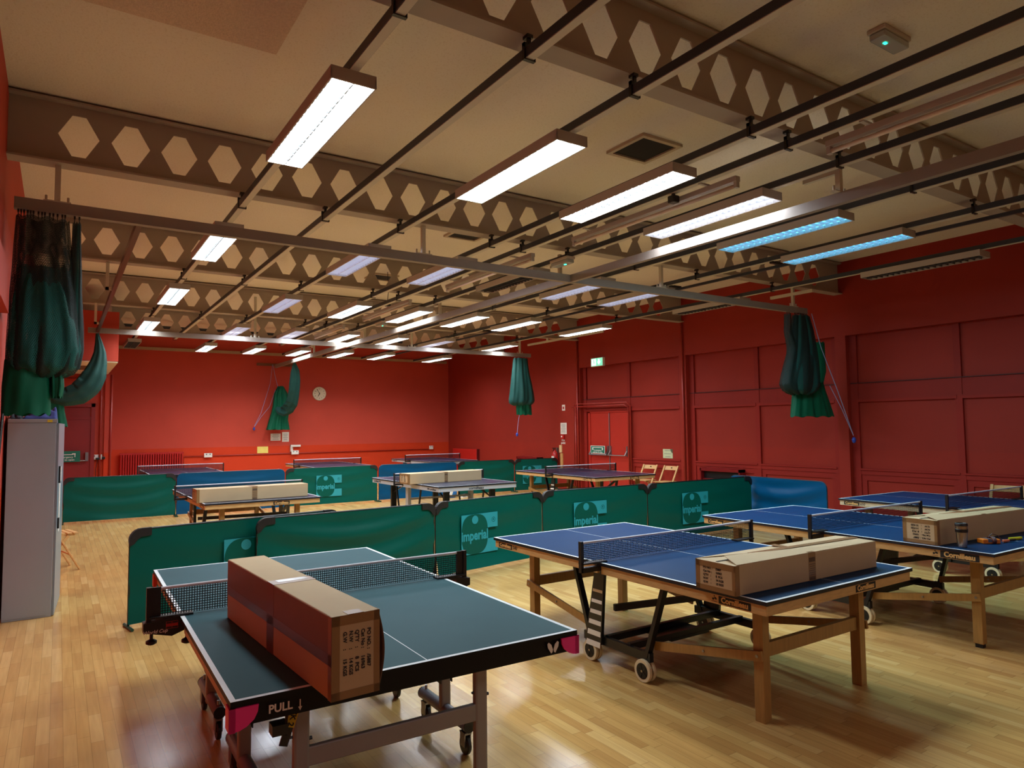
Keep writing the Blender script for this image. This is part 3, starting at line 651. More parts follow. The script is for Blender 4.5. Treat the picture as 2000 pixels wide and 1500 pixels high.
# ---------------------------------------------------------------- bundled divider nets
M_net = mesh_mat('dark_green_netting', (5, 100, 94), 0.017, 0.0066, True)
M_netd = mesh_mat('black_green_netting', (5, 36, 34), 0.017, 0.0082, True)
M_netf = mesh_mat('teal_netting_fine', (3, 74, 70), 0.02, 0.0125, True)
M_tarp = mat('green_tarpaulin', (8, 88, 62), 0.5, var=0.1, spec=0.15, bump=0.15, bscale=14)
M_cord = mat('pale_blue_cord', (150, 150, 190), 0.7)
M_ball = mat('blue_plastic', (40, 70, 170), 0.4)
def bundle(sec, depth=0.12, folds=7, amp=0.14, nu=72, seed=0, y0=0.0, vscale=1.0):
    """closed draped sheet: sec = [(z, xl, xr, depthfactor)]"""
    zs = [s[0] for s in sec]; zt, zb = zs[0], zs[-1]
    def at(z):
        for (a, b) in zip(sec[:-1], sec[1:]):
            if a[0] >= z >= b[0]:
                f = (a[0] - z) / max(1e-6, a[0] - b[0]); f = f * f * (3 - 2 * f) if False else f
                return [a[k] + (b[k] - a[k]) * f for k in (1, 2, 3)]
        return sec[-1][1:4]
    def fn(u, v):
        z = zt + (zb - zt) * v; xl, xr, df = at(z); a = 2 * PI * u
        r = 1 + amp * math.sin(folds * a + seed + 1.2 * math.sin(2.0 * v + seed)) + amp * 0.5 * math.sin((folds * 2 + 1) * a + 3 * v + 2 * seed)
        return ((xl + xr) / 2 + (xr - xl) / 2 * math.cos(a) * (0.92 + 0.08 * r), y0 + depth * df * math.sin(a) * r, z + 0.012 * math.sin(9 * a + seed))
    wid = 2.2
    return MB().grid(fn, nu, 40, lambda u, v: (u * wid, v * (zt - zb) * vscale))
def cord(parent, pts, ball, r=0.007):
    MB().tube(pts, r, 6).build('pull_cord', M_cord, parent)
    MB().lathe([(0.005, -0.055), (0.028, -0.035), (0.036, 0), (0.028, 0.035), (0.005, 0.055)], ball, n=14).build('cord_handle', M_ball, parent, smooth=True)
# big bundle, left
t = thing('divider_net', 'large bundled dark green net hanging from the near rail by the grey cabinet', 'net', (0, 7.02, 0), 0, 'bundled divider nets')
main = [(3.525, -0.345, 0.03, .55), (3.30, -0.355, 0.05, .7), (3.10, -0.36, 0.09, .8), (2.9, -0.37, 0.125, .9), (2.7, -0.375, 0.14, 1.1), (2.5, -0.38, 0.155, 1.25), (2.36, -0.382, 0.16, 1.3), (2.26, -0.38, 0.14, 1.2), (2.20, -0.34, 0.10, .9), (2.17, -0.25, 0.02, .5)]
bundle(main, 0.13, 8, 0.12, seed=1).build('net_folds', M_netd, t, smooth=True)
inner = [(z, xl + 0.03, xr - 0.02, d * 0.7) for z, xl, xr, d in main[2:]]
bundle(inner, 0.12, 6, 0.15, seed=4, y0=-0.01).build('net_folds', M_net, t, smooth=True)
low = [(3.02, -0.30, 0.0, .5), (2.85, -0.345, 0.07, .9), (2.6, -0.37, 0.13, 1.1), (2.4, -0.38, 0.15, 1.2), (2.25, -0.37, 0.12, 1.0), (2.2, -0.3, 0.05, .5)]
bundle(low, 0.15, 9, 0.12, seed=2, y0=-0.02).build('net_folds', M_net, t, smooth=True)
strand = [(3.52, 0.055, 0.12, .3), (3.3, 0.05, 0.125, .35), (3.1, 0.04, 0.135, .5), (2.9, 0.03, 0.14, .6), (2.6, 0.0, 0.16, .8), (2.4, -0.02, 0.165, .9), (2.25, 0.0, 0.14, .7)]
bundle(strand, 0.10, 3, 0.15, nu=40, seed=3).build('net_folds', M_netd, t, smooth=True)
bundle([(z, xl + 0.01, xr - 0.005, d * .8) for z, xl, xr, d in strand], 0.10, 3, 0.15, nu=40, seed=5).build('net_folds', M_net, t, smooth=True)
sk = [(2.30, -0.39, -0.08, 1.0), (2.1, -0.40, -0.07, 1.05), (1.853, -0.40, -0.06, 1.1)]
bundle(sk, 0.10, 4, 0.10, seed=2).build('skirt', M_tarp, t, smooth=True)
bundle([(2.25, -0.08, 0.02, .8), (2.1, -0.07, 0.03, .8), (2.0, -0.06, 0.02, .7)], 0.09, 5, 0.2, nu=40, seed=6).build('skirt', M_tarp, t, smooth=True)
for x in (-0.33, -0.31, -0.29, -0.265, -0.245, -0.225, -0.19, -0.165, -0.145, -0.11, -0.085, -0.055, -0.02, 0.0, 0.07, 0.105):
    MB().box(x - 0.007, x + 0.007, -0.012, 0.012, 3.555, 3.587).tube([(x, 0, 3.56), (x, 0, 3.515)], 0.0035, 6).build('runner', M_black, t)
MB().tube([(-0.385, -0.05, 1.86), (-0.395, -0.12, 1.6), (-0.41, -0.2, 1.3)], 0.012, 8).build('strap', M_black, t)
# teal swag beyond, from the far rail
t = thing('divider_net', 'teal net swag looping down from the far left rail behind the large bundle', 'net', (0, 15.3, 0), 0, 'bundled divider nets')
pts = [(0.57, 0, 3.58), (0.60, 0, 3.40), (0.62, -.02, 3.2), (0.60, -.03, 3.0), (0.54, -.05, 2.78), (0.44, -.06, 2.58), (0.30, -.07, 2.43), (0.12, -.07, 2.36), (-0.05, -.07, 2.37), (-0.2, -.05, 2.45)]
rs = [0.025, 0.06, 0.10, 0.14, 0.19, 0.21, 0.20, 0.17, 0.14, 0.10]
def swag(mb, pts, rs, n=36, seed=0, k=1.0):
    P = [Vector(p) for p in pts]
    def fn(u, v):
        f = v * (len(P) - 1); i = min(int(f), len(P) - 2); f -= i
        p = P[i].lerp(P[i + 1], f); d = (P[min(i + 2, len(P) - 1)] - P[max(i - 1, 0)]).normalized() if i else (P[1] - P[0]).normalized()
        d2 = (P[i + 1] - P[i]).normalized(); d = d.lerp(d2, 0.3).normalized()
        x = d.cross(Vector((0, 1, 0))).normalized(); r = (rs[i] * (1 - f) + rs[i + 1] * f) * k; a = 2 * PI * u
        rr = r * (1 + 0.10 * math.sin(7 * a + seed + 2 * v))
        q = p + x * math.cos(a) * rr + Vector((0, 1, 0)) * math.sin(a) * rr * 0.7
        return q
    return mb.grid(fn, n, 48, lambda u, v: (u * 1.4, v * 2.6))
swag(MB(), pts, rs).build('net_folds', M_netf, t, smooth=True); swag(MB(), pts, rs, seed=2, k=0.8).build('net_folds', M_netf, t, smooth=True)
bundle([(2.4, -0.25, 0.06, .8), (2.1, -0.2, 0.08, .9), (1.80, -0.2, 0.14, 1.0)], 0.08, 5, 0.15, nu=40).build('skirt', M_tarp, t, smooth=True)
# back wall drape
t = thing('divider_net', 'green drape and teal net looped on the back wall left of the clock', 'net', (0, 0, 0), 0, 'bundled divider nets')
bundle([(3.02, 5.56, 5.72, .6), (2.8, 5.44, 5.84, 1.0), (2.4, 5.40, 5.94, 1.1), (2.2, 5.36, 5.88, 1.0), (2.0, 5.30, 5.86, 1.0), (1.70, 5.22, 5.92, 1.15)], 0.15, 7, 0.2, nu=80, seed=1, y0=21.45).build('drape', M_tarp, t, smooth=True)
pts = []
for k, (x, z) in enumerate([(6.04, 3.78), (6.07, 3.5), (6.07, 3.2), (6.05, 2.9), (6.02, 2.7), (5.97, 2.5), (5.88, 2.36), (5.76, 2.26), (5.62, 2.27), (5.5, 2.36)]):
    yy = 19.95 + 1.28 * (k / 9) ** 1.0; q = yy / 21.45; pts.append((x * q, yy, 1.711 + (z - 1.711) * q))
rs = [0.03, 0.12, 0.15, 0.15, 0.155, 0.17, 0.17, 0.15, 0.11, 0.05]
swag(MB(), pts, rs).build('net_folds', M_netf, t, smooth=True); swag(MB(), pts, rs, seed=2, k=0.85).build('net_folds', M_netf, t, smooth=True)
cord(t, [(5.46, 21.74, 3.70), (5.36, 21.6, 3.1), (5.10, 21.6, 2.2), (4.92, 21.65, 1.80)], (4.915, 21.65, 1.73))
MB().tube([(5.47, 21.74, 3.70), (5.50, 21.55, 3.3), (5.56, 21.5, 3.02)], 0.008, 6).build('header_cord', M_cord, t)
MB().tube([(5.48, 21.45, 2.9), (5.34, 21.55, 2.4), (5.12, 21.63, 2.1), (4.93, 21.65, 1.8)], 0.007, 6).build('pull_cord', M_cord, t)
# right wall bundles
t = thing('divider_net', 'dark green net and drape bundled at the right wall below the near rail', 'net', (0, 7.02, 0), 0, 'bundled divider nets')
nn = [(3.545, 10.30, 10.72, .5), (3.3, 10.24, 10.80, .7), (3.0, 10.18, 10.88, .8), (2.75, 10.08, 10.90, 1.0), (2.5, 9.98, 10.92, 1.1), (2.36, 9.94, 10.90, 1.15), (2.25, 10.02, 10.80, 1.0), (2.2, 10.2, 10.6, .6)]
bundle(nn, 0.17, 7, 0.12, seed=1).build('net_folds', M_netd, t, smooth=True)
bundle([(z, a + .03, b_ - .03, d * .9) for z, a, b_, d in nn], 0.17, 6, 0.12, seed=3).build('net_folds', M_netf, t, smooth=True)
bundle([(3.545, 10.10, 10.19, .5), (3.25, 10.06, 10.2, .5), (3.0, 10.14, 10.35, .7), (2.6, 10.1, 10.6, .9)], 0.12, 3, 0.12, nu=40, seed=1).build('net_folds', M_netd, t, smooth=True)
bundle([(3.10, 10.70, 10.96, .6), (2.66, 10.7, 11.08, .8), (2.27, 10.4, 11.25, 1.0), (1.83, 10.31, 11.46, 1.2)], 0.13, 9, 0.14, nu=100, seed=2, y0=0.1).build('drape', M_tarp, t, smooth=True)
bundle([(3.10, 10.72, 10.98, .5), (2.6, 10.7, 10.96, .7), (2.4, 10.7, 10.9, .5)], 0.16, 2, 0.05, nu=40, seed=2, y0=-0.08).build('drape', M_tarp, t, smooth=True)
cord(t, [(10.66, -0.1, 3.58), (10.80, -0.16, 3.0), (11.05, -0.28, 2.25), (11.42, -0.3, 1.52)], (11.44, -0.3, 1.42))
MB().tube([(10.95, -0.2, 2.35), (11.15, -0.28, 1.95), (11.43, -0.3, 1.5)], 0.006, 6).build('pull_cord', M_cord, t)
for x in (10.12, 10.18, 10.33, 10.42, 10.5, 10.58, 10.66): MB().tube([(x, 0, 3.59), (x, 0, 3.53)], 0.006, 6).build('runner', M_black, t)
t = thing('divider_net', 'green net bundle with a short skirt hanging from the far rail by the right wall', 'net', (0, 15.45, 0), 0, 'bundled divider nets')
nn = [(3.56, 10.21, 10.66, .6), (3.2, 10.17, 10.70, .8), (2.86, 10.13, 10.79, 1.0), (2.6, 10.10, 10.84, 1.15), (2.42, 10.07, 10.87, 1.2), (2.33, 10.08, 10.8, 1.1), (2.28, 10.2, 10.7, .6)]
bundle(nn, 0.17, 7, 0.12, seed=1).build('net_folds', M_netf, t, smooth=True); bundle([(z, a + .03, b_ - .03, d * .85) for z, a, b_, d in nn], 0.16, 6, 0.12, seed=3).build('net_folds', M_netf, t, smooth=True)
bundle([(2.4, 10.28, 10.74, .8), (2.2, 10.29, 10.76, .9), (2.03, 10.30, 10.78, 1.0)], 0.14, 6, 0.15, seed=2).build('skirt', M_tarp, t, smooth=True)
cord(t, [(10.36, -0.05, 2.1), (10.30, -0.05, 1.8), (10.27, -0.05, 1.56)], (10.265, -0.05, 1.50))
for x in (10.25, 10.35, 10.45, 10.55, 10.63): MB().tube([(x, 0, 3.61), (x, 0, 3.54)], 0.006, 6).build('runner', M_black, t)

# ---------------------------------------------------------------- grey cabinet on the left and what lies on it
M_cab = mat('grey_steel_cabinet', (148, 160, 166), 0.38, var=0.08, scale=2.5)
t = thing('storage_cabinet', 'tall grey steel cabinet against the left wall', 'cabinet', (-0.39, 7.8, 0))
MB().box(0, 0.372, 0, 0.88, 0, 1.795).box(0.0, 0.38, -0.006, 0.88, 1.795, 1.83).build('body', M_cab, t, bevel=0.004)
MB().box(0.0, 0.335, -0.004, 0.0, 0.02, 1.79).build('side_panel', M_cab, t)
dM = Matrix.Rotation(math.radians(-3.2), 3, 'Z')
mb = MB().cbox((0.382 + 0.026, 0.44, 0.90), (0.018, 0.87, 1.78), None, dM)
o = mb.build('door', mat('blue_grey_steel', (120, 140, 150), 0.3), t)
MB().cbox((0.398+.012, 0.30, 1.02), (0.008, 0.12, 0.55), None, dM).cbox((0.398+.012, 0.27, 1.30), (0.02, 0.10, 0.14), None, dM).build('paper', M_paper, o)
MB().cbox((0.40, 0.14, 1.30), (0.03, 0.04, 0.16), None, dM).cbox((0.40, 0.14, 0.84), (0.03, 0.04, 0.10), None, dM).build('handle', M_black, o)
MB().box(0.30, 0.34, -0.010, -0.006, 1.80, 1.822).build('sticker', mat('yellow_sticker', (214, 190, 40), 0.6), t)
def cloth(name, m, label, c, sx, sy, h, seed, droop=None, n=22):
    def fn(u, v):
        x = (u - .5) * sx; y = (v - .5) * sy
        e = min(1, 5 * min(u, 1 - u, v, 1 - v))
        z = h * e * (0.55 + 0.25 * math.sin(9 * u + seed) * math.cos(7 * v + seed) + 0.2 * math.sin(15 * u + 11 * v + seed))
        if droop and u > 0.72: z -= (u - 0.72) / 0.28 * droop; x = (0.72 - .5) * sx + (u - 0.72) * sx * 0.35
        return (c[0] + x, c[1] + y, c[2] + z + 0.004)
    return tag(MB().grid(fn, n, n).build(name, m, smooth=True, solid=0.006), label, 'cloth')
cloth('folded_cloth', mat('navy_cloth', (40, 50, 110), 0.85, var=0.2), 'crumpled navy blue cloth on top of the grey cabinet, drooping over its edge', (-0.11, 8.35, 1.833), 0.36, 0.5, 0.13, 1.0, 0.16)
cloth('folded_cloth', mat('dark_cloth', (24, 28, 40), 0.9, var=0.2), 'dark crumpled cloth on top of the grey cabinet near the wall', (-0.345, 8.3, 1.833), 0.09, 0.7, 0.10, 3.0)

# ---------------------------------------------------------------- playing area barriers
M_vinyl = mat('green_vinyl', (2, 84, 74), 0.36, var=0.08, scale=1.5, spec=0.16)
M_vblue = mat('blue_vinyl', (4, 74, 116), 0.36, var=0.08, scale=1.5, spec=0.16)
M_cyan = mat('cyan_print', (30, 150, 166), 0.5, var=0.03)
M_cap = mat('black_corner_patch', (22, 22, 24), 0.5)
def barrier(p0, p1, label, blue=False, logo=None, sag=0.012, h=0.85, seed=0, logo_u=None, curl=0.0):
    L = math.hypot(p1[0] - p0[0], p1[1] - p0[1]); rz = math.atan2(p1[1] - p0[1], p1[0] - p0[0])
    t = thing('court_barrier', label, 'barrier', (p0[0], p0[1], 0), rz, 'court surround barriers')
    V = M_vblue if blue else M_vinyl
    r = 0.10
    def fab(u, v):
        x = u * L; z = 0.035 + v * (h - 0.045); dz = h - z
        if x < r and dz < r: pass
        sg = 4 * u * (1 - u)
        y = -sag * math.sin(2 * PI * (dz - 0.30 * sg * (0.4 + sag * 14)) / 0.30 + seed) * min(1, dz * 6) * (0.25 + 0.75 * sg) - 0.014
        y += 0.006 * math.sin(13 * u + 3 * v + seed) * (1 - v)
        if curl: y -= curl * (1 - v) ** 6
        # rounded top corners
        for e in (0, L):
            cx = e + (r if e == 0 else -r); ex = (cx - x) if e == 0 else (x - cx)
            if ex > 0 and dz < r:
                top = h - r + math.sqrt(max(0, r * r - ex * ex)); z = min(z, top)
        return (x, y, z)
    MB().grid(fab, 56, 30).build('fabric', V, t, smooth=True)
    a = [(L * 0 + 0.006, 0, 0.02), (0.006, 0, h - r)]
    for k in range(1, 7):
        q = PI / 2 * k / 6; a.append((0.006 + r - r * math.cos(q), 0, h - r + r * math.sin(q) - 0.006))
    for k in range(0, 7):
        q = PI / 2 * k / 6; a.append((L - 0.006 - r + r * math.sin(q), 0, h - r + r * math.cos(q) - 0.006))
    a.append((L - 0.006, 0, 0.02))
    MB().tube(a, 0.011, 8).build('frame', M_black if not blue else mat('dark_blue_frame', (10, 40, 60), 0.4), t, smooth=True)
    if not blue:
        for e in (0, 1):
            poly = []
            sx = (lambda x: x) if e == 0 else (lambda x: L - x)
            poly = [(0.0, h - 0.14), (0.032, h - 0.125), (0.055, h - 0.09), (0.085, h - 0.068), (0.17, h - 0.062), (0.17, h + 0.006)]
            for k in range(0, 7):
                q = PI / 2 * k / 6; poly.append((r - r * math.sin(q) - 0.006, h - r + r * math.cos(q) + 0.006))
            poly = [(sx(x), z) for x, z in poly]
            MB().prism(poly, -0.032, 0.016, 'xz').build('corner_patch', M_cap, t)
    for e in (0.006, L - 0.006):
        MB().tube([(e, -0.13, 0.014), (e, 0.13, 0.014)], 0.013, 8).build('foot', mat('green_foot', (20, 70, 50), 0.4), t)
    if logo:
        ox = (L / 2 - 0.29) if logo_u is None else logo_u
        oz, W, H = 0.20, 0.58, 0.47
        y = -0.034 - sag * 0.8
        mb = MB()
        mb.prism([(0, 0), (W, 0), (W, H * .34), (W * .66, H * .34), (W * .66, H * .62), (W, H * .62), (W, H), (0, H)], y, y + .003, 'xz')
        o = mb.build('logo_ground', M_cyan, t); o.location = (ox, 0, oz)
        pad = []
        for k in range(40):
            a_ = 2 * PI * k / 40; ca, sa = math.cos(a_), math.sin(a_)
            pad.append((W * .36 + W * .355 * math.copysign(abs(ca) ** 0.72, ca), H * .50 + H * .50 * math.copysign(abs(sa) ** 0.72, sa)))
        o = MB().prism(pad, y - .003, y - .0002, 'xz').build('logo_paddle', V, t); o.location = (ox, 0, oz)
        o = MB().lathe([(0, -0.0012), (W * .085, -0.0012), (W * .085, 0.0012), (0, 0.0012)], (W * .36, y - .0045, H * .86), 'y', 24).build('logo_ball', M_cyan, t); o.location = (ox, 0, oz)
        o = text('logo_text', 'imperial', 0.158, M_cyan, t, face_y(W * .355, y - .0045, H * .46), 0.005, 0.0008, sx=0.84); o.location = (ox, 0, oz)
        mb = MB()
        pr = []
        for k in range(20):
            a0 = 2 * PI * k / 20; a1 = 2 * PI * (k + 1) / 20
            c0, z0 = W * .88, H * .81
            mb.add([(c0 + math.cos(q) * rr, y - .001, z0 + math.sin(q) * rr) for q in (a0, a1) for rr in (0.026, 0.031)], [(0, 1, 3, 2)])
        o = mb.build('logo_mark', V, t); o.location = (ox, 0, oz)
        o = text('logo_mark', 'R', 0.04, V, t, face_y(W * .88, y - .001, H * .81), 0.0004); o.location = (ox, 0, oz)
    return t
barrier((0.54, 6.92), (2.52, 7.26), 'green barrier standing at the left end of the near row, its logo half hidden', logo=True, logo_u=0.80, sag=0.006)
barrier((1.62, 6.98), (3.61, 7.15), 'plain green barrier with draped folds, second in the near row', sag=0.02, seed=0.5)
barrier((3.63, 7.16), (5.36, 7.49), 'green barrier with a full cyan logo, third from left in the near row', logo=True, logo_u=0.36, sag=0.006, curl=0.06)
barrier((5.38, 7.49), (7.26, 7.48), 'green barrier with a cyan logo, fourth in the near row behind the blue table', logo=True, logo_u=0.50, sag=0.006)
barrier((7.28, 7.48), (9.66, 7.50), 'green barrier with a cyan logo at the right end of the near row', logo=True, logo_u=0.70, sag=0.006, h=0.847)
barrier((9.78, 8.0), (9.62, 6.1), 'blue barrier standing end on at the right of the near row', blue=True, sag=0.02, h=0.84)
barrier((0.10, 15.3), (1.98, 15.28), 'plain green barrier at the left end of the far row', sag=0.012)
barrier((2.0, 15.28), (4.12, 15.28), 'dark blue barrier in the far row behind the left wooden table', blue=True, sag=0.008)
barrier((4.15, 15.3), (6.26, 15.32), 'green barrier with a cyan logo between the two blue ones in the far row', logo=True, logo_u=0.66, sag=0.006)
barrier((6.30, 15.32), (8.36, 15.30), 'dark blue barrier in the far row behind the grey framed table', blue=True, sag=0.01)
barrier((8.38, 15.25), (10.05, 15.25), 'plain green barrier in the far row, right of the blue barriers', sag=0.01)
barrier((10.08, 15.25), (11.40, 15.15), 'green barrier with a cyan logo at the right end of the far row', logo=True, logo_u=0.22, sag=0.006)

# ---------------------------------------------------------------- table tennis tables
M_blue = table_mat('blue_table_top', (10, 50, 90), 0.45, spec=0.06); M_navy = table_mat('navy_table_top', (20, 34, 62), 0.3, spec=0.35); M_sage = table_mat('grey_green_table_top', (54, 84, 92), 0.55, spec=0.06)
M_edge = mat('navy_edge', (14, 20, 34), 0.4); M_bedge = mat('black_edge', (10, 10, 12), 0.5, spec=0.25)
M_ply = wood('beech_plywood', (204, 164, 108), 0.42, (2, 2, 14)); M_beech = wood('beech_legs', (166, 124, 66), 0.4, (10, 10, 1)); M_pale = wood('pale_apron', (208, 190, 160), 0.45, (2, 2, 10))
M_frame = mat('black_steel', (22, 24, 28), 0.35, var=0.1); M_gsteel = mat('grey_white_steel', (172, 176, 182), 0.35, var=0.05)
M_tyre = mat('cream_tyre', (222, 208, 170), 0.6, var=0.08); M_hub = mat('black_hub', (20, 22, 24), 0.4)
M_tnet = mesh_mat('black_table_net', (10, 26, 30), 0.0125, 0.0042); M_tape = mat('white_net_tape', (206, 204, 214), 0.7, var=0.03)
M_tag = mat('wood_letter', (222, 178, 112), 0.5, var=0.03); M_taggrey = mat('grey_letter', (44, 44, 48), 0.5)
def top_half(t, s, m, e, zt=0.76, th=0.022):
    y0, y1 = (0.003, 1.37) if s > 0 else (-1.37, -0.003)
    mb = MB()
    mb.box(-0.7625, 0.7625, y0, y1, zt - th, zt, 1)
    mb.m[-5] = 0
    return mb.build('tabletop_half', [m, e], t)
def apron(t, s, m, z0=0.688, z1=0.738, inset=0.012, th=0.02):
    a = 0.7625 - inset; b = 1.37 - inset
    y0, y1 = (0.02, b) if s > 0 else (-b, -0.02)
    mb = MB()
    mb.box(-a, -a + th, y0, y1, z0, z1).box(a - th, a, y0, y1, z0, z1)
    if s > 0: mb.box(-a + th, a - th, y1 - th, y1, z0, z1)
    else: mb.box(-a + th, a - th, y0, y0 + th, z0, z1)
    return mb.build('apron', m, t, bevel=0.002)
def net_set(t, z=0.76, ext=0.9125, sag=0.0, post=M_black, wide=0.0):
    n = MB().grid(lambda u, v: (-ext + u * 2 * ext, 0.0, z + 0.006 + v * 0.1465 - sag * 4 * u * (1 - u) * v), 40, 4, lambda u, v: (u * 2 * ext, v * 0.1465)).build('net', M_tnet, t)
    MB().grid(lambda u, v: (-ext + u * 2 * ext, 0.0055 * math.cos(2 * PI * v), z + 0.1525 + 0.0085 * math.sin(2 * PI * v) - 0.006 - sag * 4 * u * (1 - u)), 40, 8).build('net_tape', M_tape, n, smooth=True)
    for s in (-1, 1):
        mb = MB().box(s * ext - 0.011, s * ext + 0.011, -0.014, 0.014, z - 0.055, z + 0.157)
        if wide: mb.box(min(s * ext, s * (ext - wide)), max(s * ext, s * (ext - wide)), -0.006, 0.006, z, z + 0.155)
        mb.box(min(s * ext, s * 0.70), max(s * ext, s * 0.70), -0.03, 0.03, z + 0.001, z + 0.010)
        mb.box(min(s * ext, s * 0.74), max(s * ext, s * 0.74), -0.022, 0.022, z - 0.055, z - 0.023)
        mb.build('net_post', post, n)
    return n
def wheel_pair(name, t, x, y, r, side):
    o = None
    for dx in (0.0, -side * 0.038):
        w_ = MB().lathe([(r * .68, -0.012), (r * .96, -0.012), (r, -0.007), (r, 0.007), (r * .96, 0.012), (r * .68, 0.012)], (x + dx, y, r), 'x', 28).build('wheel', M_tyre, t, smooth=False)
        mb = MB().lathe([(0, -0.0135), (r * .69, -0.0135), (r * .69, 0.0135), (0, 0.0135)], (x + dx, y, r), 'x', 28)
        for k in range(5):
            a = 2 * PI * k / 5; mb.bar((x + dx + side * 0.0145, y + math.cos(a) * r * .1, r + math.sin(a) * r * .1), (x + dx + side * 0.0145, y + math.cos(a) * r * .62, r + math.sin(a) * r * .62), r * .16, 0.004, (1, 0, 0))
        mb.build('hub', M_hub, w_)
        MB().lathe([(0, -0.018), (r * .1, -0.018), (r * .1, 0.018), (0, 0.018)], (x + dx, y, r), 'x', 12).build('axle_cap', M_chrome, w_)
def brand_tag(t, body, M_at, size, plate_m, letter_m, w_, h_, extra=None, bold=0.0015, em=True):
    """printed panel with lettering; M_at places the plate (faces local +z)"""
    mb = MB().box(-w_ / 2, w_ / 2, -h_ / 2, h_ / 2, 0, 0.0008); mb.v = [tuple(M_at @ Vector(v)) for v in mb.v]
    o = mb.build('printed_panel', plate_m, t)
    text('lettering', body, size, letter_m, o, M_at @ Matrix.Translation((0, 0, 0.0011)), bold, 0.0003, sx=1.0)
    if em:
        mb = MB()
        cx = -w_ / 2 - h_ * 0.75
        for (x, y, r) in ((0.0, 0.35, .09), (0.12, .1, .13), (-.2, -.05, .16), (.28, .02, .13)):
            q = MB().lathe([(0, 0), (r * h_, 0), (r * h_, 0.0008), (0, 0.0008)], (cx + x * h_, y * h_, 0), 'z', 12); mb.add(q.v, q.f)
        mb.bar((cx - .5 * h_, -.38 * h_, .0004), (cx + .4 * h_, -.38 * h_, .0004), .05 * h_, .0008); mb.bar((cx - .3 * h_, -.2 * h_, .0004), (cx + .3 * h_, .2 * h_, .0004), .07 * h_, .0008)
        mb.v = [tuple(M_at @ Vector(v)) for v in mb.v]
        mb.build('printed_emblem', M_ink, t)
    if extra:
        text('lettering', extra, size * 1.05, M_ink, t, M_at @ Matrix.Translation((w_ / 2 + size * 1.0, 0, 0.0011)), 0.0002, 0.0003, shear=0.2)
    return o
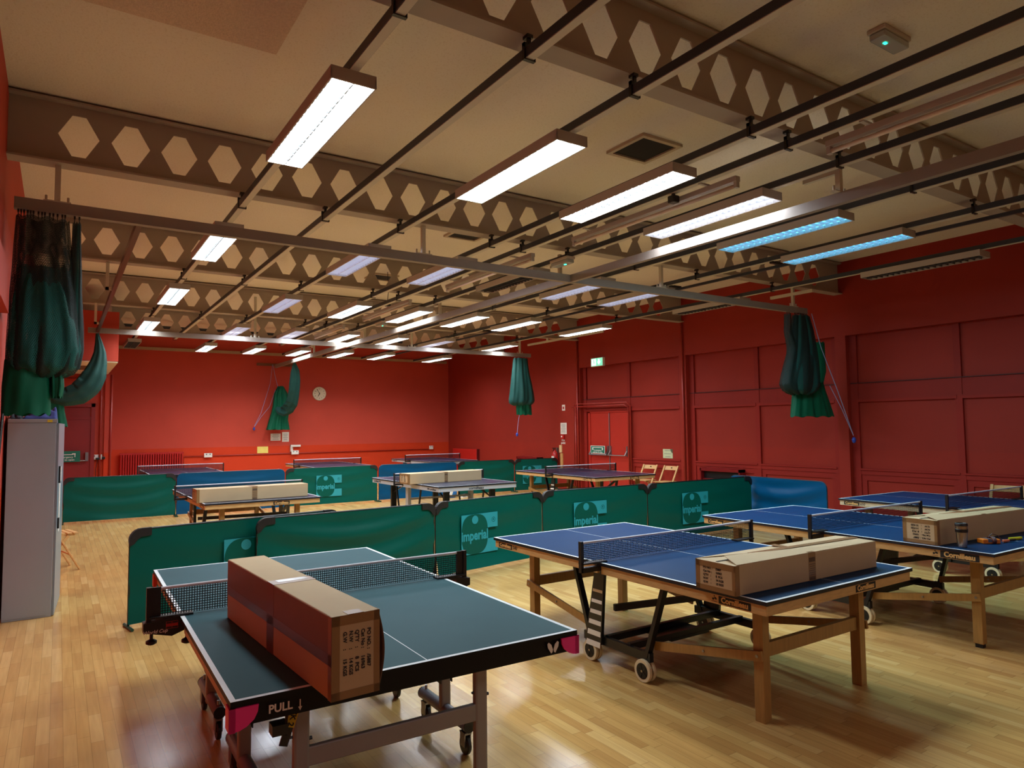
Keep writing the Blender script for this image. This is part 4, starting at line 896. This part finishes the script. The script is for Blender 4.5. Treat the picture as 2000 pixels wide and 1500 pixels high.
def wood_table(loc, rz, label, top, apron_m, near_tag='Cornilleau', far_num=None, striped=True, legs=True, big=False, sag=0.0):
    t = thing('table_tennis_table', label, 'table tennis table', loc, rz, 'table tennis tables')
    for s in (-1, 1):
        top_half(t, s, top, M_edge); apron(t, s, apron_m, z0=0.68)
        for sx in (-1, 1):
            MB().box(sx * 0.5 - 0.031, sx * 0.5 + 0.031, s * 1.13 - 0.034, s * 1.13 + 0.034, 0.0 if not big else 0.03, 0.69).build('leg', M_beech, t, bevel=0.003)
            if big: MB().box(sx * 0.5 - 0.024, sx * 0.5 + 0.024, s * 1.13 - 0.026, s * 1.13 + 0.026, 0.0, 0.03).build('foot_cap', M_black, t)
        MB().box(-0.464, 0.464, s * 1.13 - 0.016, s * 1.13 + 0.016, 0.36, 0.44).build('stretcher', M_beech, t)
        for sx in (-1, 1):
            o = MB().bar((sx * 0.548, s * 1.17, 0.385), (sx * 0.555, s * 0.33, 0.235), 0.018, 0.055).build('brace', M_beech, t)
            MB().tube([(sx * 0.539, s * 1.14, 0.38), (sx * 0.56, s * 1.14, 0.38)], 0.010, 8).tube([(sx * 0.539, s * .75, 0.31), (sx * 0.568, s * .75, 0.31)], 0.008, 8).build('bolt', M_steel, o)
    # black steel chassis on castors
    for sx in (-1, 1):
        x = sx * 0.60
        mb = MB().bar((x, -0.34, 0.165), (x, 0.34, 0.165), 0.035, 0.06)
        mb.bar((x, -0.30, 0.16), (x - sx * 0.03, -0.46, 0.69), 0.03, 0.045, (1, 0, 0)).bar((x, 0.27, 0.16), (x - sx * 0.03, 0.50, 0.69), 0.03, 0.045, (1, 0, 0))
        mb.box(x - 0.015, x + 0.015, -0.32, -0.26, 0.09, 0.2).box(x - 0.015, x + 0.015, 0.22, 0.28, 0.09, 0.2)
        mb.build('chassis_side', M_frame, t)
        p = MB().prism([(0.07, 0.70), (0.17, 0.70), (0.29, 0.14), (0.12, 0.14)], x + sx * 0.02, x + sx * 0.045, 'yz').build('net_support', M_frame, t)
        if striped:
            for k in range(6):
                mb = MB()
                z = 0.53 - k * 0.075; f0 = (0.70 - z) / 0.56; f1 = (0.70 - z + 0.02 + 0.004 * k) / 0.56
                ya0, yb0 = 0.07 + 0.05 * f0 + .008, 0.17 + 0.12 * f0 - .012; ya1, yb1 = 0.07 + 0.05 * f1 + .008, 0.17 + 0.12 * f1 - .012
                mb.prism([(ya0, z), (yb0, z), (yb1, z - 0.02 - 0.004 * k), (ya1, z - 0.02 - 0.004 * k)], x + sx * 0.045, x + sx * 0.047, 'yz')
                mb.build('white_stripe', M_white, p)
        for y in (-0.29, 0.25): wheel_pair('wheel', t, x + sx * 0.03, y, 0.075, sx)
    mb = MB()
    for y in (-0.12, 0.10): mb.bar((-0.6, y, 0.185), (0.6, y, 0.185), 0.035, 0.045)
    mb.bar((-0.6, 0.02, 0.42), (0.6, -0.3, 0.44), 0.03, 0.045).bar((-0.25, -0.3, .63), (-0.25, .3, .63), .03, .04).bar((0.25, -0.3, .63), (0.25, .3, .63), .03, .04)
    mb.bar((0.57, -0.45, .62), (0.57, -0.1, .40), .025, .04).box(-.2, .2, -.14, .14, .15, .17)
    mb.build('chassis_frame', M_frame, t)
    net_set(t, sag=sag)
    xa = -0.7625 + 0.012 - 0.0005
    zz = 0.709
    if near_tag:
        if big:
            brand_tag(t, near_tag, face_x(xa, -1.13, zz), 0.052, M_ink, M_tag, 0.27, 0.050, bold=0.0022)
        else:
            brand_tag(t, near_tag, face_x(xa, -1.15, zz), 0.044, M_ink, M_tag, 0.22, 0.042, bold=0.0018)
        brand_tag(t, near_tag, face_y(0.22, -1.37 + 0.012 - 0.0005, zz), 0.044, M_ink, M_tag, 0.22, 0.042, bold=0.0018, em=False)
    if far_num: brand_tag(t, near_tag or 'Cornilleau', face_x(xa, 1.20, zz), 0.040, M_ink, M_tag, 0.20, 0.040, far_num, em=False)
    return t
wood_table((3.936, 3.767, 0), 0.007, 'blue topped wooden table tennis table right of centre, a large carton at its near end', M_blue, M_ply, far_num='540', sag=0.004)
wood_table((6.428, 3.655, 0), -0.019, 'blue topped wooden table tennis table at the right edge, with a steel mug on it', M_blue, M_ply, far_num='650', big=True, striped=False)
wood_table((9.059, 3.743, 0), -0.014, 'dark blue table tennis table with pale apron, farthest right by the panelled wall', M_blue, M_pale, far_num='650', striped=False)
wood_table((2.333, 11.028, 0), 0.012, 'wooden framed table tennis table, middle row left, a long carton on it', M_navy, M_ply)
wood_table((9.086, 11.228, 0), -0.02, 'dark topped wooden table tennis table in the middle row, beside the folding chairs', M_navy, M_ply)
wood_table((2.43, 17.8, 0), 0.0, 'dark table tennis table in the back row in front of the ribbed radiator', M_navy, M_edge, near_tag=None)
wood_table((6.05, 18.2, 0), 0.0, 'dark topped wooden table tennis table in the middle of the back row', M_navy, M_ply)
def grey_table(loc, rz, label):
    t = thing('table_tennis_table', label, 'table tennis table', loc, rz, 'table tennis tables')
    for s in (-1, 1):
        top_half(t, s, M_navy, M_edge); apron(t, s, M_gsteel, z0=0.672)
        for sx in (-1, 1):
            MB().box(sx * 0.45 - 0.055, sx * 0.45 + 0.055, s * 1.05 - 0.03, s * 1.05 + 0.03, 0.0, 0.69).build('leg', M_frame, t, bevel=0.012)
            MB().bar((sx * 0.45, s * 1.02, 0.5), (sx * 0.4, s * 0.55, 0.69), 0.02, 0.02).build('brace', M_frame, t)
    for sx in (-1, 1):
        x = sx * 0.64
        mb = MB().box(x - 0.03, x + 0.03, -0.05, 0.05, 0.1, 0.70).bar((x, -0.42, 0.10), (x, 0.42, 0.10), 0.04, 0.05)
        mb.build('chassis_side', M_gsteel, t)
        MB().bar((x, -0.35, 0.1), (x, -0.5, 0.68), 0.025, 0.025, (1, 0, 0)).bar((x, 0.35, 0.1), (x, 0.5, 0.68), 0.025, 0.025, (1, 0, 0)).build('strut', M_frame, t)
        for y in (-0.37, 0.37): wheel_pair('wheel', t, x, y, 0.065, sx)
    MB().bar((-0.64, 0, 0.14), (0.64, 0, 0.14), 0.04, 0.05).bar((-.64, 0, .45), (.64, 0, .45), .03, .03).build('chassis_frame', M_gsteel, t)
    net_set(t)
    xa = -0.7625 + 0.012 - 0.001
    text('lettering', '540 cornilleau', 0.05, M_ink, t, face_x(xa, -1.10, 0.703), 0.001, sx=1.1)
    text('lettering', 'cornilleau 540', 0.05, M_ink, t, face_x(xa, 1.12, 0.703), 0.001, sx=1.1)
    text('lettering', 'cornilleau', 0.056, M_ink, t, face_y(-0.05, -1.37 + 0.012 - 0.001, 0.703), 0.0016, sx=1.3)
    return t
grey_table((5.854, 11.328, 0), 0.013, 'grey framed table tennis table in the middle row with a long carton on it')
grey_table((9.45, 18.75, 0), 0.0, 'grey framed table tennis table in the back row on the right, by the corner')

# the near, grey green rollaway table
M_leg = mat('warm_grey_steel', (150, 144, 138), 0.4, var=0.05); M_pink = mat('pink_corner_plastic', (236, 40, 142), 0.45, var=0.05)
t = thing('table_tennis_table', 'grey green table tennis table in the foreground with pink corner guards', 'table tennis table', (1.308, 3.969, 0), -0.015, 'table tennis tables')
for s in (-1, 1):
    top_half(t, s, M_sage, M_bedge, th=0.022)
    a, b = 0.745, 1.37
    y0, y1 = (0.05, b - 0.03) if s > 0 else (-b + 0.03, -0.05)
    MB().box(-a, -a + 0.02, y0, y1, 0.676, 0.738).box(a - 0.02, a, y0, y1, 0.676, 0.738).build('side_apron', wood('tan_edge', (190, 160, 116), 0.5, (2, 2, 10)), t)
    o = MB().box(-0.755, 0.755, s * (b - 0.03) - 0.015, s * (b - 0.03) + 0.026, 0.664, 0.738).build('end_apron', M_bedge, t, bevel=0.004)
    for sx in (-1, 1):
        poly = [(0, 0.737), (0.10, 0.737), (0.097, 0.712), (0.085, 0.688), (0.06, 0.668), (0.035, 0.658), (0, 0.655)]
        ys = (s * (b - 0.002), s * (b + 0.006))
        mb = MB().prism([(sx * 0.768 - sx * x, z) for x, z in poly], min(ys), max(ys), 'xz')
        ya, yb = sorted((s * (b - 0.06), s * (b + 0.006)))
        mb.box(min(sx * 0.746, sx * 0.768), max(sx * 0.746, sx * 0.768), ya, yb, 0.655, 0.737)
        mb.build('corner_guard', M_pink if s < 0 else mat('coral_corner_plastic', (204, 70, 44), 0.45), t)
ye = -1.37 - 0.0005
text('lettering', 'PULL', 0.041, M_white, t, face_y(-0.590, ye + 0.003, 0.705), 0.001, 0.0006, sx=0.95)
mb = MB().box(-0.522, -0.518, ye + .0015, ye + .003, 0.685, 0.72).prism([(-0.527, 0.694), (-0.513, 0.694), (-0.520, 0.680)], ye + .0015, ye + .003, 'xz'); mb.build('arrow', M_white, t)
mb = MB()
for sx in (-1, 1):
    pts = [(0.0, 0.0), (0.008, 0.022), (0.022, 0.034), (0.030, 0.028), (0.027, 0.010), (0.016, -0.006), (0.010, -0.016), (0.003, -0.012)]
    mb.prism([(0.625 + sx * (x + 0.002), 0.695 + z) for x, z in pts], ye + .0015, ye + .003, 'xz')
mb.build('wing_emblem', M_white, t)
# legs and crossbar at each end
for s in (-1, 1):
    y = s * 1.04
    for sx in (-1, 1):
        x = sx * 0.425
        MB().box(x - 0.034, x + 0.034, y - 0.018, y + 0.018, 0.0, 0.70).build('leg', M_leg, t, bevel=0.012)
        MB().bar((x, y - s * 0.02, 0.52), (x, y - s * 0.34, 0.70), 0.02, 0.03, (1, 0, 0)).build('leg_brace', M_leg, t)
        MB().tube([(x + 0.03, y, 0.43), (x + 0.046, y, 0.43)], 0.008, 8).build('bolt', M_frame, t); MB().tube([(x - 0.03, y, 0.45), (x - 0.044, y, 0.45)], 0.006, 8).build('bolt', M_frame, t)
    MB().box(-0.40, 0.40, y - 0.014, y + 0.014, 0.32, 0.40).build('crossbar', M_leg, t, bevel=0.006)
    # undercarriage: post on a castored foot tube at each side
    for sx in (-1, 1):
        x = sx * 0.53; yc = s * 0.46
        MB().box(x - 0.03, x + 0.03, yc - 0.02, yc + 0.02, 0.12, 0.70).build('undercarriage_post', M_leg, t, bevel=0.01)
        mb = MB().box(x - 0.036, x - 0.031, yc - 0.024, yc + 0.024, 0.3, 0.62).box(x + 0.031, x + 0.036, yc - 0.024, yc + 0.024, 0.3, 0.62)
        for z in (0.38, 0.54): mb.tube([(x - 0.06, yc, z), (x + 0.06, yc, z)], 0.008, 8)
        mb.build('guide_plate', M_black, t)
        f = MB().tube([(x, yc - 0.28, 0.155), (x, yc + 0.28, 0.155)], 0.032, 14).build('foot_tube', mat('grey_blue_steel', (120, 120, 130), 0.35), t, smooth=True)
        MB().tube([(x, yc - 0.286, 0.155), (x, yc - 0.28, 0.155)], 0.033, 14).build('end_cap', M_black, f); MB().tube([(x, yc + 0.28, 0.155), (x, yc + 0.286, 0.155)], 0.033, 14).build('end_cap', M_black, f)
        for e in (-0.24, 0.24):
            c = MB().box(x - 0.020, x - 0.014, yc + e - 0.025, yc + e + 0.025, 0.045, 0.115).box(x + 0.014, x + 0.020, yc + e - 0.025, yc + e + 0.025, 0.045, 0.115).box(x - 0.020, x + 0.020, yc + e - 0.03, yc + e + 0.03, 0.108, 0.118).tube([(x, yc + e, 0.11), (x, yc + e, 0.21)], 0.008, 8).build('castor', M_steel, t)
            MB().lathe([(0.0, -0.012), (0.046, -0.012), (0.05, -0.006), (0.05, 0.006), (0.046, 0.012), (0, 0.012)], (x, yc + e, 0.05), 'x', 24).build('wheel', M_hub, c)
    MB().box(-0.5, 0.5, s * 0.46 - 0.02, s * 0.46 + 0.02, 0.62, 0.66).build('undercarriage_bar', M_leg, t)
MB().bar((-0.545, -1.28, 0.655), (-0.49, -1.05, 0.45), 0.010, 0.010).build('lock_linkage', M_black, t)
MB().box(-0.575, -0.515, -1.19, -1.13, 0.53, 0.57).build('lock_catch', M_black, t)
MB().bar((-0.445, -1.10, 0.655), (-0.512, -1.10, 0.45), 0.008, 0.034, (0.95, 0, 0.3)).build('lock_lever', M_black, t)
A = Vector((-0.454, -1.106, 0.625)); B = Vector((-0.487, -1.106, 0.525)); d_ = (B - A).normalized(); nrm = Vector((0, -1, 0)); sd = nrm.cross(d_)
Mk = Matrix(((d_.x, sd.x, nrm.x, 0), (d_.y, sd.y, nrm.y, 0), (d_.z, sd.z, nrm.z, 0), (0, 0, 0, 1))); Mk.translation = (A + B) / 2
mb = MB().box(-0.058, 0.058, -0.018, 0.018, 0, 0.002); mb.v = [tuple(Mk @ Vector(v)) for v in mb.v]
o = mb.build('lock_label', mat('yellow_label', (224, 190, 30), 0.5), t)
text('lettering', 'LOCK 2', 0.031, M_ink, o, Mk @ Matrix.Translation((0, 0, 0.003)), 0.001, 0.0004)
n = net_set(t, ext=0.905, wide=0.055)
for s in (-1, 1):
    o = MB().prism([(s * 0.93, 0.745), (s * 0.72, 0.770), (s * 0.74, 0.69), (s * 0.80, 0.668), (s * 0.93, 0.70)], -0.034, 0.034, 'xz').build('net_clamp', M_black, n)
    mb = MB().lathe([(0.012, 0.0), (0.026, 0.008), (0.026, 0.02), (0.008, 0.03), (0.008, 0.06)], (s * 0.89, 0, 0.63), 'z', 14).lathe([(0.012, 0.0), (0.026, 0.008), (0.026, 0.02), (0.008, 0.03), (0.008, 0.06)], (s * 0.73, -0.03, 0.62), 'z', 14)
    mb.build('clamp_screw', M_black, n)
    xx = s * 0.80
    mb = MB()
    for k, c in ((0, 0), (2, 0)): mb.box(xx - 0.028, xx + 0.028, -0.0355, -0.0345, 0.707 + k * 0.012, 0.7085 + k * 0.012).box(xx - 0.028, xx + 0.028, -0.0355, -0.0345, 0.717 + k * 0.012, 0.7185 + k * 0.012)
    mb.box(xx - 0.001, xx + 0.001, -0.0355, -0.0345, 0.707, 0.7425).box(xx - 0.028, xx - 0.0265, -0.0355, -0.0345, 0.707, 0.7425).box(xx + 0.0265, xx + 0.028, -0.0355, -0.0345, 0.707, 0.7425)
    mb.box(xx - 0.028, xx + 0.028, -0.0357, -0.0345, 0.719, 0.730)
    mb.build('grid_emblem', mat('red_emblem', (170, 40, 40), 0.5), n)
text('lettering', 'World Cup', 0.024, M_white, n, face_y(-0.876, -0.0355, 0.70), 0.0004, 0.0004, shear=0.25)

# ---------------------------------------------------------------- cartons on the tables
M_card = mat('corrugated_cardboard', (184, 160, 124), 0.75, var=0.07, scale=5)
M_tapeb = mat('brown_packing_tape', (138, 104, 64), 0.35, var=0.1)
M_tapec = mat('clear_packing_tape', (150, 120, 86), 0.2, var=0.05)
M_fade = mat('faded_ink', (92, 70, 50), 0.7)
def carton(loc, rz, L, W, H, label, axis='x', text_end=True, flap=False, rot_text=False, flip=False, side_print=True):
    """long carton: local x is its length, printed end at -x; origin at the middle of its base"""
    t = thing('cardboard_carton', label, 'carton', loc, rz, 'long cardboard cartons')
    a, b = L / 2, W / 2
    mb = MB().box(-a, a, -b, b, 0, H)
    mb.build('body', M_card, t, bevel=0.004)
    e = 0.0012
    class TP:
        def box(self, *a): MB().box(*a).build('packing_tape', M_tapeb, t); return self
    tp = TP()
    if not flap:
        tp.box(-a - e, -a + 0.05, -0.03, 0.03, H - .001, H + e)
        tp.box(-0.05, 0.04, -b - e, b + e, H - 0.001, H + e)
    # end tapes: border strips on the printed end
    tp.box(-a - e, -a, -b, b, H - 0.035, H).box(-a - e, -a, -b, b, 0, 0.028).box(-a - e, -a, -b, -b + 0.022, 0, H).box(-a - e, -a, b - 0.03, b, 0, H)
    tp.box(-a, -a + 0.035, -b - e, -b, 0, H).box(-a, -a + 0.03, b, b + e, 0, H)
    if side_print:
        mb = MB()
        mb.box(-0.03, 0.03, -b - e, -b, H * .68, H * .84)
        for k in range(7): mb.box(-0.03 + 0.004 * (k % 3), 0.03 - 0.003 * (k % 2), -b - e, -b, H * (.58 - .075 * k), H * (.58 - .075 * k) + 0.004)
        mb.box(-0.03, 0.028, -b - e, -b, H * .02, H * .12)
        mb.build('side_print', M_fade, t)
        MB().box(-0.035, 0.035, -b - e * .7, -b, 0.0, H).build('side_tape', M_tapec, t)
    if flap:
        # tape seam and a sprung flap along the top, open a little at the printed end
        mb = MB().add([(-a, b, H + .001), (-a + 0.42, 0.02, H + 0.010), (a, 0.02, H + 0.006), (a, b, H + .001)], [(0, 1, 2, 3)])
        mb.add([(-a + 0.02, -b + 0.004, H + .002), (-a + 0.10, 0.016, H + 0.022), (-a + 0.42, 0.012, H + 0.012), (a, 0.012, H + 0.004), (a, -b + 0.004, H + .001)], [(0, 4, 3, 2, 1)])
        mb.build('top_flap', M_card, t, solid=0.003)
        MB().box(-a + 0.02, -a + 0.36, -0.006, 0.010, H + .0005, H + .0025).build('dark_gap', mat('dark_gap', (40, 30, 24), 0.9), t)
        MB().add([(-a + 0.32, -0.020, H + 0.0165), (-a + 0.32, 0.03, H + 0.0155), (a, 0.03, H + 0.010), (a, -0.02, H + 0.009)], [(0, 3, 2, 1)]).build('seam_tape', M_tapec, t, solid=0.001)
        MB().add([(-0.03, -b, H + .004), (0.03, -b, H + .004), (0.03, b, H + .012), (-0.03, b, H + .012)], [(0, 1, 2, 3)]).build('cross_tape', M_tapec, t, solid=0.001)
    if text_end:
        rows = [('PO NO. :', '/5887'), ('Cat No :', '16963'), ("Q'TY   :", '8  PCS'), ('N.W    :', '14 KGS'), ('G.W    :', '15 KGS')]
        M0 = face_x(-a - e - .0004, 0, H / 2)
        if rot_text: M0 = face_x(-a - e - .0004, 0, H * .5) @ Matrix.Rotation(-PI / 2, 4, 'Z')
        if flip: M0 = M0 @ Matrix.Rotation(PI, 4, 'Z')
        w_, h_ = (H, W) if rot_text else (W, H)
        for k, (p, q) in enumerate(rows):
            yy = h_ * (0.27 - 0.125 * k)
            text('printed_text', p, h_ * 0.105, M_ink, t, M0 @ Matrix.Translation((-w_ * 0.30, yy, 0)), 0.0006, 0.0002, 'LEFT')
            text('printed_text', q, h_ * 0.105, M_ink, t, M0 @ Matrix.Translation((w_ * 0.02, yy, 0)), 0.0006, 0.0002, 'LEFT')
    return t
# foreground carton stands on its narrow side, printed end overhanging the near edge
t = carton((0.868, 3.098, 0.7612), math.radians(90 + 3.2), 1.375, 0.182, 0.29, 'long brown carton standing on edge on the grey green foreground table', rot_text=True, side_print=False)
MB().box(-0.05, 0.04, 0.091, 0.0922, 0.0, 0.29).build('side_tape', mat('red_brown_tape', (104, 66, 46), 0.35), t)
MB().box(-0.69, 0.687, 0.091, 0.0922, 0.118, 0.158).build('seam_tape', mat('dark_seam_tape', (104, 82, 66), 0.3), t)
MB().box(-0.69, 0.687, 0.0908, 0.0916, 0.158, 0.286).build('shipping_film', mat('red_brown_film', (112, 92, 76), 0.45, var=0.1), t)
MB().grid(lambda u, v: (-0.6875 + 0.10 * u, -0.0915 - 0.020 * math.sin(PI * v) * (1 - u) ** 1.5, 0.02 + 0.25 * v), 8, 14).build('sprung_flap', mat('dark_cardboard', (96, 74, 56), 0.8), t, smooth=True, solid=0.003)
MB().box(-0.015, 0.03, -0.07, 0.06, 0.2913, 0.2918).build('tape_scrap', mat('silver_tape', (190, 186, 180), 0.25, var=0.2, scale=30), t)
carton((3.85, 2.70, 0.7612), math.radians(-0.6), 1.40, 0.285, 0.166, 'long brown carton with a split taped lid lying on the blue table right of centre', flap=True)
carton((6.385, 2.79, 0.7612), math.radians(-4.0), 1.38, 0.27, 0.19, 'long brown carton on the blue table at the right edge, behind the steel mug', flap=True, flip=True, side_print=False)
carton((2.25, 9.98, 0.7612), math.radians(2.5), 1.47, 0.27, 0.175, 'long brown carton lying at the near end of the dark wooden table, middle row left', flap=False)
carton((5.66, 10.90, 0.7612), math.radians(4.0), 1.50, 0.30, 0.175, 'long brown carton lying on the grey framed table in the middle row')

# ---------------------------------------------------------------- small things on the right hand table
t = thing('travel_mug', 'stainless steel travel mug with a black lid and band', 'mug', (5.765, 2.565, 0.7605))
MB().lathe([(0.0, 0.0), (0.030, 0.0), (0.033, 0.005), (0.038, 0.10), (0.041, 0.16), (0.041, 0.163), (0.0, 0.163)], n=28).build('body', mat('stainless_steel', (170, 165, 158), 0.28, metal=1.0, var=0.05), t, smooth=False)
MB().lathe([(0.0405, 0.115), (0.0425, 0.117), (0.0432, 0.138), (0.0415, 0.14)], n=28).build('grip_band', M_black, t)
MB().lathe([(0.0, 0.163), (0.043, 0.163), (0.044, 0.17), (0.041, 0.182), (0.034, 0.184), (0.03, 0.179), (0.0, 0.179)], n=28).build('lid', M_black, t)
M_or = mat('orange_plastic', (226, 126, 22), 0.45, var=0.05)
t = thing('multimeter', 'orange handheld meter wrapped in its dark leads on the right hand table', 'meter', (6.13, 2.53, 0.7605), math.radians(-32))
MB().box(-0.075, 0.065, -0.038, 0.038, 0, 0.036).build('body', M_or, t, bevel=0.007)
MB().box(-0.035, 0.0, -0.0385, 0.0385, 0.012, 0.0375).build('screen', mat('grey_blue_screen', (90, 100, 120), 0.2), t)
mb = MB()
for k in range(4): mb.tube([(0.004 + 0.007 * k + .006 * math.sin(2 * PI * q / 16), 0.047 * math.cos(2 * PI * q / 16), max(0.004, 0.018 + 0.030 * math.sin(2 * PI * q / 16))) for q in range(17)], 0.0035, 6)
mb.tube([(0.02, 0.04, 0.04), (0.06, 0.05, 0.065), (0.10, 0.04, 0.05), (0.115, 0.01, 0.01), (0.10, -0.02, 0.005)], 0.003, 6)
mb.build('leads', mat('dark_red_lead', (70, 20, 34), 0.5), t)
t = thing('screwdriver', 'orange and yellow handled tool beside the meter at the picture edge', 'tool', (6.27, 2.47, 0.7605), math.radians(-12))
MB().tube([(-0.04, 0, 0.012), (-0.03, 0, 0.012), (0.03, 0, 0.012)], [0.008, 0.012, 0.010], 10).build('handle', mat('salmon_plastic', (226, 120, 80), 0.4), t)
MB().tube([(0.03, 0, 0.012), (0.11, 0.0, 0.012)], 0.008, 10).build('shaft', M_black, t)
o = MB().tube([(6.40, 2.50, 0.773), (6.46, 2.47, 0.773), (6.52, 2.46, 0.773)], [0.010, 0.012, 0.011], 10).build('pliers', mat('yellow_handle', (200, 200, 30), 0.5)); tag(o, 'yellow handled tool lying at the far right of the table', 'tool')

# ---------------------------------------------------------------- folding chairs
M_ch = wood('beech_chair', (206, 160, 100), 0.45, (6, 6, 6), 0.75)
def folding_chair(loc, rz, label):
    """back towards +x, sitter faces -x"""
    t = thing('folding_chair', label, 'chair', loc, rz, 'wooden folding chairs')
    for s in (-1, 1):
        MB().bar((-0.24, s * 0.19, 0.005), (0.20, s * 0.19, 0.80), 0.020, 0.040, (0, 1, 0) if False else (1, 0, 1)).build('long_leg', M_ch, t, bevel=0.004)
        MB().bar((-0.12, s * 0.165, 0.43), (0.22, s * 0.165, 0.005), 0.018, 0.036, (1, 0, 1)).build('short_leg', M_ch, t, bevel=0.004)
        MB().bar((-0.19, s * 0.142, 0.435), (0.17, s * 0.142, 0.435), 0.02, 0.026).build('seat_rail', M_ch, t)
    for k in range(6):
        x = -0.19 + k * 0.066
        MB().box(x - 0.026, x + 0.026, -0.19 if k < 2 or k > 3 else -0.152, 0.19 if k < 2 or k > 3 else 0.152, 0.448, 0.462).build('seat_slat', M_ch, t, bevel=0.002)
    mb = MB()
    mb.grid(lambda u, v: (0.165 + 0.028 * 4 * u * (1 - u) + 0.045 * v, (u - .5) * 0.36, 0.70 + 0.085 * v), 12, 2)
    o = mb.build('back_rail', M_ch, t, solid=0.016)
    MB().tube([(0.195, 0, 0.752), (0.222, 0, 0.752)], 0.012, 10).build('hand_hole', M_black, o)
    MB().tube([(-0.13, -0.18, 0.20), (-0.13, 0.18, 0.20)], 0.011, 8).build('rung', M_ch, t)
    return t
ch = folding_chair((11.36, 11.72, 0), 0.12, 'pale wooden folding chair by the right wall, the one nearer the fire doors')
dup(ch, (11.36, 11.08, 0), 0.05, 'pale wooden folding chair by the right wall, the one under the green poster')
dup(ch, (11.25, 4.42, 0), 0.15, 'wooden folding chair behind the farthest right table, only its back showing')
dup(ch, (-0.02, 10.35, 0), PI + 0.25, 'wooden folding chair half hidden behind the grey cabinet, seat slats showing')

# ---------------------------------------------------------------- bag by the far barrier
t = thing('drawstring_bag', 'blue and white bag slumped against the far blue barrier', 'bag', (8.05, 15.05, 0))
def bagf(u, v):
    a = 2 * PI * u; r = (0.5 + 0.5 * math.sin(PI * min(1, v * 1.1 + 0.12))) * (1 + .08 * math.sin(5 * a + 3 * v))
    return (0.19 * r * math.cos(a) - 0.05 * v, 0.10 * r * math.sin(a), 0.30 * v)
MB().grid(bagf, 28, 10).build('bag_body', mat('blue_bag', (40, 110, 180), 0.5, var=0.2), t, smooth=True)
MB().prism([(-0.10, 0.05), (-0.02, 0.22), (0.04, 0.24), (-0.03, 0.06)], -0.13, -0.10, 'xz').build('white_stripe', M_white, t)
t = thing('trainer_shoe', 'dark shoe with pale side lying beside the blue and white bag', 'shoe', (8.42, 14.92, 0), 0.3)
MB().tube([(-0.13, 0, 0.05), (-0.05, 0, 0.055), (0.05, 0, 0.045), (0.13, 0, 0.03)], [0.045, 0.05, 0.042, 0.025], 12, flat=0.8).build('upper', M_black, t, smooth=True)
MB().box(-0.16, 0.15, -0.04, 0.04, 0, 0.018).build('sole', M_white, t, bevel=0.006)
